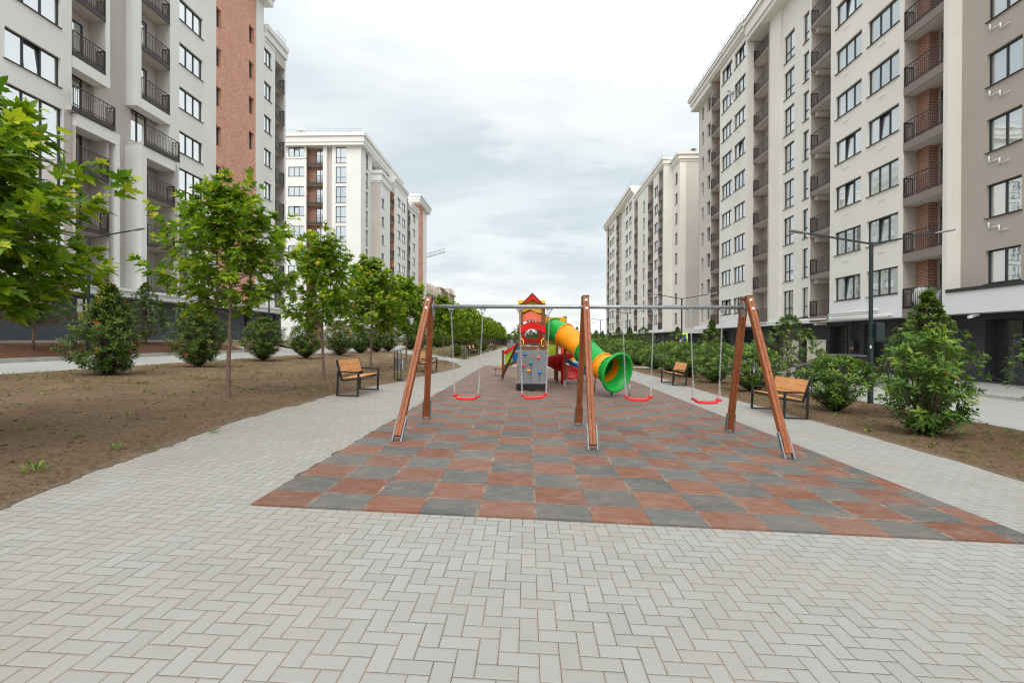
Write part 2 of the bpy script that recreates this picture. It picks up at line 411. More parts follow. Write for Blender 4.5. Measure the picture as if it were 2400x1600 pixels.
def rubber():
    k = NT('rubber_play_tiles'); p = k.pos(); x, y, z = k.xyz(p)
    X = k.math('DIVIDE', k.math('SUBTRACT', x, 0.0645 - 50.0), 0.5); Y = k.math('DIVIDE', k.math('SUBTRACT', y, 4.04 - 50.0), 0.5)
    ix = k.math('FLOOR', X); iy = k.math('FLOOR', Y); fx = k.math('FRACT', X); fy = k.math('FRACT', Y)
    par = k.math('FLOORED_MODULO', k.math('ADD', k.math('ADD', ix, iy), 1.0), 2.0)
    wn = k.n('ShaderNodeTexWhiteNoise', noise_dimensions='2D'); k.link(k.vec(ix, iy, 0.0), wn.inputs['Vector']); rv = wn.outputs['Value']
    dx = k.math('MINIMUM', fx, k.math('SUBTRACT', 1.0, fx)); dy = k.math('MINIMUM', fy, k.math('SUBTRACT', 1.0, fy))
    d = k.math('MINIMUM', dx, dy)
    red = k.mix(rv, col(0.158, 0.059, 0.034), col(0.208, 0.082, 0.050)); gry = k.mix(rv, col(0.084, 0.088, 0.086), col(0.116, 0.121, 0.117))
    c = k.mix(par, red, gry)
    c = k.mix(k.ramp(k.noise(p, 1.1, 6, 0.7), 0.40, 0.70, 0, 0.45), c, col(0.225, 0.175, 0.145))
    c = k.mix(k.ramp(k.noise(p, 5.6, 7, 0.75), 0.50, 0.74, 0, 0.5), c, col(0.29, 0.215, 0.165))
    c = k.mix(k.ramp(k.noise(p, 3.9, 6, 0.7), 0.58, 0.75, 0, 0.4), c, col(0.07, 0.062, 0.058))
    c = k.mix(k.ramp(y, 11, 22, 0, 0.38), c, col(0.215, 0.135, 0.11))      # dust film
    c = k.mix(k.ramp(k.noise(k.vmul(p, (1.0, 4.0, 1.0)), 3.0, 5, 0.7), 0.52, 0.8, 0, 0.4), c, col(0.36, 0.27, 0.20))
    c = k.mix(k.ramp(k.noise(p, 190, 3, 0.6), 0.56, 0.75, 0, 0.3), c, col(0.06, 0.055, 0.05))
    sand = k.math('MULTIPLY', k.ramp(dx, 0.0, 0.04, 1.0, 0.0), k.ramp(k.noise(p, 3.3, 6, 0.7), 0.48, 0.66))
    sand2 = k.math('MULTIPLY', k.ramp(dy, 0.0, 0.03, 1.0, 0.0), k.ramp(k.noise(p, 2.1, 6, 0.7), 0.50, 0.66))
    c = k.mix(k.math('MAXIMUM', sand, sand2), c, col(0.44, 0.325, 0.21))
    c = k.mix(k.ramp(d, 0.003, 0.009, 0.7, 0.0), c, k.mix(k.ramp(k.noise(p, 5, 3), 0.52, 0.62), col(0.035, 0.03, 0.028), col(0.40, 0.29, 0.185)))
    k.base(c); k.bsdf.inputs['Roughness'].default_value = 0.72; k.bsdf.inputs['Specular IOR Level'].default_value = 0.3
    k.bump(k.math('ADD', k.ramp(d, 0.002, 0.03), k.math('MULTIPLY', k.noise(p, 160, 4, 0.7), 0.25)), 0.45, 0.006)
    return k.mat
M['rubber'] = rubber()
EXPOSURE = 1.12
SUN_E = 1.1
CLOUD_SEED = 8.4
CLOUD_K = 0.565
# ------------------------------------------------------------------ render, world, light, camera
sc = bpy.context.scene
sc.render.engine = 'CYCLES'
sc.view_settings.view_transform = 'Standard'
sc.view_settings.look = 'None'
sc.view_settings.gamma = 1.0
sc.view_settings.use_curve_mapping = False
sc.view_settings.exposure = EXPOSURE
sc.cycles.max_bounces = 8
sc.cycles.diffuse_bounces = 4
sc.cycles.transparent_max_bounces = 8
sc.cycles.use_denoising = True
sc.cycles.filter_width = 1.15

SUN_EL, SUN_AZ = R(50), R(182)        # high, veiled, a little behind and left of the camera
w = bpy.data.worlds.new('World'); sc.world = w; w.use_nodes = True
t = w.node_tree; t.nodes.clear()
def wn(typ, **kw):
    nd = t.nodes.new(typ)
    for a, b in kw.items(): setattr(nd, a, b)
    return nd
out = wn('ShaderNodeOutputWorld'); bg = wn('ShaderNodeBackground'); t.links.new(bg.outputs[0], out.inputs[0])
bg.inputs['Strength'].default_value = 0.1
sky = wn('ShaderNodeTexSky', sky_type='NISHITA'); sky.sun_disc = False
sky.sun_elevation = SUN_EL; sky.sun_rotation = SUN_AZ; sky.dust_density = 3.0; sky.ozone_density = 1.5
tc = wn('ShaderNodeTexCoord')
sep = wn('ShaderNodeSeparateXYZ'); t.links.new(tc.outputs['Generated'], sep.inputs[0])
def wm(op, a, b, clamp=False):
    nd = wn('ShaderNodeMath', operation=op); nd.use_clamp = clamp
    for i, v in enumerate((a, b)):
        if isinstance(v, (int, float)): nd.inputs[i].default_value = v
        else: t.links.new(v, nd.inputs[i])
    return nd.outputs[0]
zz = wm('ADD', wm('MAXIMUM', sep.outputs[2], 0.0), 0.16)
cx = wm('DIVIDE', sep.outputs[0], zz); cy = wm('DIVIDE', sep.outputs[1], zz)
cv = wn('ShaderNodeCombineXYZ'); t.links.new(cx, cv.inputs[0]); t.links.new(cy, cv.inputs[1]); cv.inputs[2].default_value = CLOUD_SEED
def wnoise(scale, detail, rough, sx=1.0, sy=1.0):
    mp = wn('ShaderNodeMapping'); mp.inputs['Scale'].default_value = (sx, sy, 1); t.links.new(cv.outputs[0], mp.inputs[0])
    nd = wn('ShaderNodeTexNoise'); nd.inputs['Scale'].default_value = scale; nd.inputs['Detail'].default_value = detail
    nd.inputs['Roughness'].default_value = rough; nd.inputs['Distortion'].default_value = 0.35
    t.links.new(mp.outputs[0], nd.inputs['Vector']); return nd.outputs['Fac']
def wramp(f, lo, hi):
    mr = wn('ShaderNodeMapRange', interpolation_type='SMOOTHSTEP'); t.links.new(f, mr.inputs[0])
    mr.inputs[1].default_value = lo; mr.inputs[2].default_value = hi; return mr.outputs[0]
def wmix(f, a, b):
    nd = wn('ShaderNodeMix', data_type='RGBA')
    for s, v in ((nd.inputs[0], f), (nd.inputs[6], a), (nd.inputs[7], b)):
        if isinstance(v, (tuple, float, int)): s.default_value = v
        else: t.links.new(v, s)
    return nd.outputs[2]
K = CLOUD_K
cl = wmix(wramp(wnoise(0.9, 6, 0.55, 0.8, 1.0), 0.34, 0.62), (5.3 * K, 6.05 * K, 6.4 * K, 1), (8.3 * K, 8.55 * K, 8.5 * K, 1))
cl = wmix(wm('MULTIPLY', wramp(wnoise(2.3, 7, 0.6, 0.75, 1.0), 0.45, 0.70), 0.55), cl, (8.7 * K, 8.85 * K, 8.75 * K, 1))
lowhaze = wm('SUBTRACT', 1.0, wramp(sep.outputs[2], 0.0, 0.20))
cl = wmix(wm('MULTIPLY', lowhaze, 0.75), cl, (8.7 * K, 8.6 * K, 8.6 * K, 1))
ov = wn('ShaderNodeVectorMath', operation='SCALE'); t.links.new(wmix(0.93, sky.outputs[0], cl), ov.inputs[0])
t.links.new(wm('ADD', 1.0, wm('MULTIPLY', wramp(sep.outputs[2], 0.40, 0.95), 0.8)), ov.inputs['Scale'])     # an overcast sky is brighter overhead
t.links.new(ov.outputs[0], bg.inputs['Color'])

sl = bpy.data.lights.new('sun', 'SUN'); sl.energy = SUN_E; sl.angle = R(50); sl.color = (1.0, 0.96, 0.90)
so = bpy.data.objects.new('sun', sl); C.objects.link(so)
sd = Vector((math.sin(SUN_AZ) * math.cos(SUN_EL), math.cos(SUN_AZ) * math.cos(SUN_EL), math.sin(SUN_EL)))
so.rotation_euler = sd.to_track_quat('Z', 'Y').to_euler(); so.location = (0, 0, 60)

cam = bpy.data.cameras.new('camera'); co = bpy.data.objects.new('camera', cam); C.objects.link(co); sc.camera = co
cam.sensor_width = 36; cam.lens = 1133 / 2400 * 36; cam.clip_start = 0.05; cam.clip_end = 3000
_y, _p, _r = -R(1.90), R(0.22), R(0.20)
fwd = Vector((math.sin(_y), math.cos(_y), 0)); rgt = Vector((math.cos(_y), -math.sin(_y), 0)); up = Vector((0, 0, 1))
fw = fwd * math.cos(_p) - up * math.sin(_p); uu = up * math.cos(_p) + fwd * math.sin(_p)
r2 = rgt * math.cos(_r) + uu * math.sin(_r); u2 = uu * math.cos(_r) - rgt * math.sin(_r)
mw = Matrix((( r2.x, u2.x, -fw.x, 0), (r2.y, u2.y, -fw.y, 0), (r2.z, u2.z, -fw.z, 1.543), (0, 0, 0, 1)))
co.matrix_world = mw

# ------------------------------------------------------------------ terrain: the whole site falls from left to right
PROF = [(-700, 1.3), (-40, 1.40), (-23.7, 1.44), (-20.6, 1.38), (-17.5, 0.70), (-14.7, 0.506), (17.6, -0.606), (21, -0.62), (40, -0.7), (700, -1.0)]
def gz(x, y=0): return lerp_tab(PROF, x)
def bedz(x, y, amp=0.045, e=1.0):
    n = noise.noise(Vector((x * 0.55, y * 0.55, 3.1))) * 1.1 + noise.noise(Vector((x * 1.9, y * 1.9, 7.7))) * 0.5 + noise.noise(Vector((x * 5.5, y * 5.5, 1.7))) * 0.30
    return n * amp * e

def strip(name, xa, xb, ys, nx, dz, mat, zf=None, kind='structure', skirt=0.0):
    mb = MB(); rows = []
    for y in ys:
        a = xa(y) if callable(xa) else xa; b = xb(y) if callable(xb) else xb
        rows.append([(a + (b - a) * i / nx, y, (zf(a + (b - a) * i / nx, y) if zf else gz(a + (b - a) * i / nx, y) + dz)) for i in range(nx + 1)])
    mb.grid(rows, 0, True)
    if skirt:
        for line in (rows[0], rows[-1], [r[0] for r in rows], [r[-1] for r in rows]):
            mb.grid([line, [(p[0], p[1], p[2] - skirt) for p in line]], 0, False)
    return tag(mb.build(name, mat, fix=False), kind='structure' if kind == 'structure' else None)
def frange(a, b, s):
    n = max(1, int(math.ceil((b - a) / s))); return [a + (b - a) * i / n for i in range(n + 1)]

XL = [(-4, -3.3), (1.5, -3.9), (3.83, -4.33), (5.56, -4.69), (8.2, -4.91), (11.0, -4.90), (12.8, -4.72), (16.4, -4.27), (20, -3.92), (23.9, -3.52), (26, -3.6), (29.5, -4.6), (43.2, -12.1), (47.5, -14.4)]
XR = [(-4, 6.5), (6.3, 6.30), (10, 6.36), (12, 6.25), (15, 6.14), (19, 6.08), (23, 6.22), (27, 5.95), (31, 6.0), (60, 5.9), (130, 6.0)]
xl = lambda y: lerp_tab(XL, y)
xr = lambda y: lerp_tab(XR, y)
xl_paths = lambda y: -4.4

def big_ground():
    mb = MB()
    xs = [p[0] for p in PROF]
    ys = [-60, -4, 60, 130, 260, 700, 1500]
    mb.grid([[(x, y, gz(x) - 0.06) for x in xs] for y in ys], 0, False)
    tag(mb.build('ground', M['soil_g'], fix=False), kind='structure')
big_ground()
strip('paved_path', -5.6, 7.0, [-4, 10, 40, 130], 1, 0.0, M['pavers'])
strip('side_path', -14.75, -4.4, [22, 40, 58], 1, 0.006, M['concrete'])
strip('crossing_path', 5.2, 10.8, [30.7, 33.2], 1, 0.006, M['concrete'])
rub = strip('rubber_play_surface', -2.42, 4.33, [4.15, 12, 26.7], 4, 0.018, M['rubber'], skirt=0.03)

def edge_bed(xa, xb, ymin, ymax, amp, rise=0.03):
    def f(x, y):
        a, b = xa(y), xb(y)
        d = min(x - a, b - x, y - ymin + 0.3, ymax - y + 0.3)
        e = max(0.0, min(1.0, d / 0.7))
        e2 = max(0.0, min(1.0, d / 0.22 + 0.15 + 0.5 * noise.noise(Vector((x * 3, y * 3, 9.0)))))
        return gz(x, y) - 0.008 + 0.018 * min(1.0, max(0.0, d) / 0.12) + rise * e2 * min(1.0, max(0.0, d) / 0.30) + bedz(x, y, amp, 1.0) * e
    return f
# near left bed: finer towards the camera
xa = lambda y: -14.72
ys = frange(-2, 14, 0.09) + frange(14.2, 47.4, 0.28)
LB = edge_bed(xa, xl, -3, 47.4, 0.05, 0.035)
def wob(fn, a=0.03): return lambda y: fn(y) + a * noise.noise(Vector((y * 1.7, 4.2, 0))) + a * 0.6 * noise.noise(Vector((y * 5.3, 1.2, 0)))
LB = edge_bed(xa, wob(xl), -3, 47.4, 0.05, 0.035)
strip('soil_bed_left', xa, wob(xl), ys, 110, 0, M['soil'], LB)
xb2 = lambda y: max(-14.72, -4.54 - (y - 33.1) * 8.1 / 16.3)
xc2 = lambda y: -4.35 + 0.1 * noise.noise(Vector((y * 0.7, 2.2, 0)))
LB2 = edge_bed(xb2, xc2, 33.3, 130, 0.05, 0.03)
strip('grass_bed_left', xb2, xc2, frange(33.4, 60, 0.4) + frange(61, 130, 1.5), 24, 0, M['soil_g'], LB2)
xw = wob(xr, 0.05)
RB = edge_bed(xw, lambda y: 10.6, 0.0, 30.7, 0.05, 0.03)
strip('soil_bed_right', xw, lambda y: 10.6, frange(0.5, 18, 0.10) + frange(18.2, 30.7, 0.25), 40, 0, M['soil_r'], RB)
RB2 = edge_bed(xr, lambda y: 10.6, 33.2, 130, 0.05, 0.03)
strip('grass_bed_right', xr, lambda y: 10.6, frange(33.2, 130, 1.0), 12, 0, M['soil_g'], RB2)
# blown sand lying over the pavers beside the soil and along the rubber
def fringe(name, x0f, x1f, ys, mat):
    mb = MB(); rows = [[(x0f(y), y, gz(x0f(y)) + 0.006), (x1f(y), y, gz(x1f(y)) + 0.004)] for y in ys]
    mb.grid(rows, 0, True); tag(mb.build(name, mat, fix=False), kind='structure')
nz = lambda y, s, k: noise.noise(Vector((y * s, k, 0.5)))
fringe('sand_fringe', lambda y: xl(y) - 0.25, lambda y: xl(y) + 0.03 + 0.13 * max(0, 0.35 + nz(y, 1.3, 11) + 0.5 * nz(y, 4.7, 12) + 0.3 * nz(y, 14, 13)), frange(1, 26, 0.04), M['sand'])
fringe('sand_fringe', lambda y: -2.43, lambda y: -2.435 - 0.075 * min(1, (y - 4.2) / 1.2) * max(0, 0.08 + nz(y, 1.1, 21) + 0.6 * nz(y, 5.1, 22) + 0.3 * nz(y, 15, 23)), frange(4.2, 14, 0.035), M['sand'])
fringe('sand_fringe', lambda y: xr(y) + 0.2, lambda y: xr(y) - 0.02 - 0.07 * max(0, 0.3 + nz(y, 1.3, 31) + 0.5 * nz(y, 4.7, 32)), frange(1, 26, 0.05), M['sand'])
# roads, kerbs and pavements
strip('road_left', -17.5, -14.7, [-10, 30, 60, 135], 3, 0.0, M['concrete'])
strip('road_right', 10.58, 17.62, [-10, 30, 60, 135], 3, 0.0, M['concrete'])
def kerb(name, x0, x1, y0, y1, h):
    mb = MB(); z0 = gz(x0) - 0.05; z1 = max(gz(x0), gz(x1)) + h; y = y0
    while y < y1:
        e = min(y + 1.0, y1)
        mb.box((x0, y + 0.004, z0), (x1, e - 0.004, z1 + 0.004 * noise.noise(Vector((y, 0, 0)))))
        y = e
    return tag(mb.build(name, M['kerb']), kind='structure')
kerb('kerb_left', -17.64, -17.5, -6, 30, 0.12)
kerb('kerb_right', 17.62, 17.78, -6, 134, 0.13)
kerb('kerb_left_far', -17.64, -17.5, 36.5, 130, 0.10)
PAVR = lambda x, y: -0.476 + (x - 17.78) * 0.035
strip('pavement_right', 17.78, 22.5, [-6, 60, 134], 2, 0, M['concrete'], PAVR)
MUL = lambda x, y: lerp_tab([(-20.8, 1.30), (-20.3, 1.33), (-19, 1.14), (-17.62, 0.80)], x) + bedz(x, y, 0.07)
strip('mulch_bed', -20.8, -17.63, frange(0, 30, 0.25), 22, 0, M['mulch'], MUL)
strip('grass_bank', -20.8, -17.63, frange(36, 130, 1.0), 6, 0, M['soil_g'], MUL)
strip('driveway_left', -20.8, -17.5, [29.8, 36.2], 4, 0, M['concrete'], lambda x, y: lerp_tab([(-20.8, 1.30), (-17.5, 0.705)], x))
strip('pavement_left', -36, -20.8, [-6, 60, 134], 3, 0, M['concrete'], lambda x, y: 1.40)
kerb('pavement_edge_left', -20.86, -20.74, -6, 130, 0.06)
# ------------------------------------------------------------------ buildings
_wc = {}
def win_mesh(w, h, kind, gl):
    key = (round(w, 2), round(h, 2), kind, gl)
    if key in _wc: return _wc[key]
    fr = MB(); pn = MB(); si = MB()
    b = 0.065 if w > 0.9 else 0.05; d0, d1 = -0.04, 0.035
    fr.box((-w / 2, d0, 0), (w / 2, d1, b)); fr.box((-w / 2, d0, h - b), (w / 2, d1, h))
    fr.box((-w / 2, d0, b), (-w / 2 + b, d1, h - b)); fr.box((w / 2 - b, d0, b), (w / 2, d1, h - b))
    cols = {'w3': 3, 'w3t': 3, 'w2': 2, 't2': 2, 't1': 1, 'n1': 1, 'door': 2, 'g3': 3, 'shop': 2}[kind]
    iw = w - 2 * b; mb_ = 0.07
    xs = [-w / 2 + b + iw * i / cols for i in range(cols + 1)]
    if kind == 't2': xs[1] += iw * 0.06
    for x in xs[1:-1]: fr.box((x - mb_ / 2, d0 + 0.003, b), (x + mb_ / 2, d1 - 0.003, h - b))
    rows = [b, h - b]
    if kind in ('t2', 't1'): rows = [b, h * 0.36, h - b]
    if kind == 'door': rows = [b, h - b]
    if kind == 'shop': rows = [b, h * 0.70, h - b]
    if kind == 'g3': rows = [b] + [h * i / 6 for i in range(1, 6)] + [h - b]
    for z in rows[1:-1]:
        for i in range(cols):
            fr.box((xs[i] + (mb_ / 2 if i else 0), d0 + 0.006, z - 0.035), (xs[i + 1] - (mb_ / 2 if i < cols - 1 else 0), d1 - 0.006, z + 0.035))
    for i in range(cols):
        for j in range(len(rows) - 1):
            x0, x1 = xs[i], xs[i + 1]
            tl = 0.0
            if kind == 'w3t' and i == 1: tl = -0.10
            pn.face([(x0, -0.012, rows[j]), (x1, -0.012, rows[j]), (x1, -0.012 + tl, rows[j + 1]), (x0, -0.012 + tl, rows[j + 1])])
            if tl:
                for xx in (x0 + 0.05, x1 - 0.05): fr.bar((xx, 0.0, rows[j]), (xx, tl + 0.01, rows[j + 1]), 0.05, 0.04)
                fr.bar((x0, tl + 0.01, rows[j + 1] - 0.03), (x1, tl + 0.01, rows[j + 1] - 0.03), 0.04, 0.06)
                pn.face([(x0, -0.13, rows[j]), (x1, -0.13, rows[j]), (x1, -0.13, rows[j + 1]), (x0, -0.13, rows[j + 1])])
    si.box((-w / 2 - 0.05, -0.02, -0.03), (w / 2 + 0.05, 0.235, -0.004))
    r = (fr.mesh('window_frame', M['frame']), pn.mesh('pane', M[gl]), si.mesh('sill', M['sill']))
    _wc[key] = r
    return r
_rc = {}
def rail_mesh(w, h=1.08, front=True):
    key = (round(w, 2), h)
    if key in _rc: return _rc[key]
    m = MB(); r = 0.02
    m.box((-w / 2, -r, h - 0.045), (w / 2, r, h)); m.box((-w / 2, -r, 0.10), (w / 2, r, 0.135)); m.box((-w / 2, -0.012, 0.0), (w / 2, 0.012, 0.03))
    for s in (-1, 1): m.box((s * (w / 2 - 0.02) - 0.02, -0.018, 0.0), (s * (w / 2 - 0.02) + 0.02, 0.018, h - 0.045))
    n = max(2, int(round(w / 0.125))); st = w / n
    for i in range(1, n):
        x = -w / 2 + i * st
        if i % 4 in (1, 3): hh = h * 0.80
        else: hh = h - 0.045
        m.box((x - 0.010, -0.008, 0.03), (x + 0.010, 0.008, 0.10)); m.box((x - 0.010, -0.008, 0.135), (x + 0.010, 0.008, hh))
        if i % 4 == 1 and i + 2 < n:
            m.box((x - 0.010, -0.009, hh), (x + 2 * st + 0.010, 0.009, hh + 0.018))
    me = m.mesh('railing', M['rail']); _rc[key] = me
    return me

class Bld:
    def __init__(s, name, label, loc, group):
        s.root = thing(name, label, 'building', loc, 0, group)
        s.base = Vector(loc); s.mb = {}; s.far = False
    def frame(s, origin, t, n):
        s.o = Vector(origin); s.t = Vector(t); s.n = Vector(n); s.x = s.n.cross(Vector((0, 0, 1)))
        s.rot = Matrix((s.x, s.n, Vector((0, 0, 1)))).transposed().to_4x4()
    def P(s, a, off, z):
        p = s.o + s.t * a + s.n * off; return (p.x - s.base.x, p.y - s.base.y, z - s.base.z)
    UNIQ = {'recess_wall', 'brick_pier', 'ledge', 'balcony_frame', 'fascia', 'parapet', 'taupe_strip', 'roof_vent', 'drain_pipe', 'roof_railing', 'raw_wall', 'concrete_wall', 'column'}
    def part(s, name, mat):
        key = (name, mat, len(s.mb) if name in s.UNIQ else 0)
        if key not in s.mb: s.mb[key] = MB()
        return s.mb[key]
    def block(s, part, mat, a0, a1, o0, o1, z0, z1):
        m = s.part(part, mat)
        p, q = s.P(a0, o0, z0), s.P(a1, o1, z1)
        m.box(p, q)
    def wall(s, a0, a1, z0, z1, off, mat, holes=(), rev=0.20, thick=0.5, part='wall'):
        m = s.part(part, mat)
        ca = sorted({a0, a1, *[h[0] for h in holes], *[h[1] for h in holes]})
        cz = sorted({z0, z1, *[h[2] for h in holes], *[h[3] for h in holes]})
        # merge columns without holes vertically
        for i in range(len(ca) - 1):
            u0, u1 = ca[i], ca[i + 1]; um = (u0 + u1) / 2
            col = [h for h in holes if h[0] < um < h[1]]
            zz = z0
            segs = []
            for h in sorted(col, key=lambda h: h[2]):
                if h[2] > zz: segs.append((zz, h[2]))
                zz = h[3]
            if zz < z1: segs.append((zz, z1))
            for b0, b1 in segs:
                m.face([s.P(u0, off, b0), s.P(u1, off, b0), s.P(u1, off, b1), s.P(u0, off, b1)])
        for h in holes:
            a, b, c, d = h
            for q in (((a, c), (a, d)), ((b, c), (b, d)), ((a, c), (b, c)), ((a, d), (b, d))):
                (ua, za), (ub, zb) = q
                m.face([s.P(ua, off, za), s.P(ub, off, zb), s.P(ub, off - rev, zb), s.P(ua, off - rev, za)])
        for u in (a0, a1):
            m.face([s.P(u, off, z0), s.P(u, off, z1), s.P(u, off - thick, z1), s.P(u, off - thick, z0)])
        m.face([s.P(a0, off, z1), s.P(a1, off, z1), s.P(a1, off - thick, z1), s.P(a0, off - thick, z1)])
        m.face([s.P(a0, off, z0), s.P(a1, off, z0), s.P(a1, off - thick, z0), s.P(a0, off - thick, z0)])
    def put(s, me, name, a, off, z, parent):
        o = put(name, me, s.root)
        o.matrix_local = Matrix.Translation(Vector(s.P(a, off, z))) @ s.rot
        return o
    def sub(s, me, name, par):
        o = put(name, me, par); return o
    def window(s, a0, a1, z, h, off, kind, rev=0.20, gl='glass', sill=True):
        w = a1 - a0
        fr, pn, si = win_mesh(w, h, kind, gl)
        o = s.put(fr, 'window', (a0 + a1) / 2, off - rev + 0.04, z, s.root)
        s.sub(pn, 'pane', o)
        if sill: s.sub(si, 'sill', o)
        return o
    def col(s, a0, a1, zs, mat, off, wins, z0, z1, gl='glass', rev=0.20, thick=0.5):
        """wall bay with window columns repeated at floors zs; wins: (b0,b1,kind,rel,h)"""
        holes = []
        for (b0, b1, kind, rel, h) in wins:
            for i, z in enumerate(zs):
                zz = z + rel
                if zz + h > z1 - 0.05: continue
                k2 = 'w3t' if kind == 'w3' and rnd.random() < 0.16 else kind
                holes.append((b0, b1, zz, zz + h)); s.window(b0, b1, zz, h, off, k2, rev, gl)
        s.wall(a0, a1, z0, z1, off, mat, holes, rev, thick)
    def balcony_bay(s, a0, a1, zs, z0, z1, off, depth, wmat, slab, edge, gl='glass', door='near', doorw=1.5, pier=None, sides=(1, 1), railoff=0.0, ext=None, th=0.30, rail_ends=True, bracket=False):
        m = s.part('recess_wall', wmat)
        m.face([s.P(a0, off - depth, z0), s.P(a1, off - depth, z0), s.P(a1, off - depth, z1), s.P(a0, off - depth, z1)])
        for u, k in ((a0 + 0.006, sides[0]), (a1 - 0.006, sides[1])):
            if k: m.face([s.P(u, off, z0), s.P(u, off - depth, z0), s.P(u, off - depth, z1), s.P(u, off, z1)])
        if pier:
            b0, b1, bd = pier
            s.block('brick_pier', 'brick_r', b0, b1, off - depth - 0.02, off - bd, z0, z1)
        for i, z in enumerate(zs):
            if z < z0 - 0.01 or z + 1.5 > z1: continue
            sm = MB()
            e = 0.0 if not ext else ext
            L = a1 - a0 + 2 * e
            sm.box((-L / 2 + 0.004, -depth + 0.01, -th), (L / 2 - 0.004, railoff - 0.03, -0.02), 0)
            sm.box((-L / 2 + 0.002, railoff - 0.03, -th - 0.02), (L / 2 - 0.002, railoff + 0.03, 0.0), 1)
            key = ('slab', round(L, 2), depth, slab, edge, th, railoff)
            if key not in _rc: _rc[key] = sm.mesh('balcony_slab', [M[slab], M[edge]])
            o = s.put(_rc[key], 'balcony', (a0 + a1) / 2, off, z, s.root)
            rm = rail_mesh(L - 0.03)
            r = put('railing', rm, o); r.location = (0, railoff + 0.012, 0.02)
            if rail_ends:
                rl = min(0.45, depth * 0.5)
                for sx in (-1, 1):
                    if railoff > 0.15 or sx == (1 if s.x.dot(s.t) > 0 else -1):
                        q = put('railing', rail_mesh(rl if railoff < 0.15 else depth * 0.5 + railoff), o)
                        q.rotation_euler = (0, 0, PI / 2)
                        ln = rl if railoff < 0.15 else depth * 0.5 + railoff
                        q.location = (sx * (L / 2 - 0.045), railoff - ln / 2 - 0.012, 0.02)
            if bracket:
                bm_ = MB(); bm_.box((L / 2 - 0.42, -depth + 0.05, -th - 0.30), (L / 2 - 0.04, -0.25, -th - 0.025))
                kb = ('br', round(L, 2), depth)
                if kb not in _rc: _rc[kb] = bm_.mesh('bracket', M[slab])
                put('bracket', _rc[kb], o)
            if door:
                fr, pn, si = win_mesh(doorw, 2.25, 'door', gl)
                d = put('balcony_door', fr, o)
                dx = (a1 - a0) / 2 - doorw / 2 - 0.06
                nearx = -dx if s.x.dot(s.t) > 0 else dx
                d.location = (nearx if door == 'near' else (-nearx if door == 'far' else 0), -depth + 0.05, 0.02)
                put('pane', pn, d)
    def finish(s):
        for (name, mat, _), m in s.mb.items(): m.build(name, M[mat], s.root, fix=True)

def floors(z0, n, p): return [z0 + p * i for i in range(n)]
BG = 'apartment blocks along the courtyard'

# ---- right, near
b = Bld('apartment_building', 'near cream block on the right with red brick balcony piers and dark ground-floor cladding', (21, 36, -0.4), BG)
b.frame((20.2, 0, 0), (0, 1, 0), (-1, 0, 0))
P_ = 2.97; FZ = floors(3.25, 9, P_); ZB, ZT = 2.85, 29.0
b.col(12, 24.05, FZ, 'taupe_r', -0.65, [(16.4, 18.0, 'w2', 0.9, 1.5), (21.18, 22.77, 'w2', 0.9, 1.5)], 3.9, ZT)
b.wall(24.05, 24.31, ZB, ZT, 0, 'white_r', thick=0.9)
b.balcony_bay(24.31, 26.78, FZ, ZB, ZT, 0, 1.15, 'taupe_r', 'soffit', 'brown', door='near', doorw=1.35, pier=(26.0, 26.78, 0.67), th=0.42)
b.col(26.78, 33.13, FZ, 'white_r', 0, [(27.14, 29.59, 'w3', 0.9, 1.5), (30.12, 32.61, 'w3', 0.9, 1.5)], ZB, ZT, thick=1.2)
b.balcony_bay(33.13, 35.39, FZ, ZB, ZT, 0, 1.4, 'taupe_r', 'soffit', 'brown', door='near', doorw=0.95, bracket=True)
b.block('wall', 'white_r', 35.39, 35.55, -1.4, -0.02, ZB, ZT)
b.col(35.55, 40.84, FZ, 'white_r', -0.8, [(37.07, 37.83, 't1', 0.12, 2.2), (39.06, 40.59, 't2', 0.12, 2.2)], ZB, ZT + 0.3)
b.wall(40.84, 42.6, ZB, ZT, -0.58, 'white_r', thick=1.2)
b.balcony_bay(42.6, 45.3, FZ, ZB, ZT, -0.5, 1.3, 'taupe_r', 'soffit', 'brown', door='near', doorw=0.95)
b.col(45.3, 51.56, FZ, 'white_r', 0.13, [(45.6, 48.07, 'w3', 0.9, 1.5), (48.57, 51.1, 'w3', 0.9, 1.5)], ZB, 30.6, thick=1.2)
b.balcony_bay(51.56, 53.99, FZ, ZB, 29.9, 0.10, 1.2, 'taupe_r', 'soffit', 'brown', door='near', doorw=0.9, pier=(53.2, 53.99, 0.7))
b.col(53.99, 59.2, FZ, 'taupe_far', -0.4, [(55.6, 56.66, 'n1', 0.7, 1.6), (57.7, 58.4, 'n1', 0.5, 1.6)], ZB, 29.9, rev=0.3)
# end gable behind, core, roofs
b.wall(59.2, 59.3, ZB, 29.9, -0.4, 'brick_r', thick=14)
b.block('wall', 'taupe_r', 12, 59.2, -14, -1.41, ZB, 30.2)
CO = 'cornice'
b.block(CO, 'white_r', 12, 45.2, -14, 0.22, 29.0, 29.4); b.block(CO, 'white_r', 12, 45.25, -14, 0.36, 29.4, 30.35); b.block(CO, 'white_r', 12, 45.35, -14, 0.52, 30.35, 30.75)
b.block(CO, 'sill', 12, 45.40, -14, 0.57, 30.75, 30.81)
b.block(CO, 'white_r', 45.3, 60.0, -14, 0.30, 29.9, 30.12); b.block(CO, 'white_r', 45.3, 60.2, -14, 0.45, 30.12, 30.6); b.block(CO, 'white_r', 45.36, 60.4, -14, 0.62, 30.6, 30.9)
b.block(CO, 'sill', 45.42, 60.45, -14, 0.66, 30.9, 30.95)
b.block(CO, 'white_r', 53.99, 60.2, -3, 0.30, 29.5, 29.9)
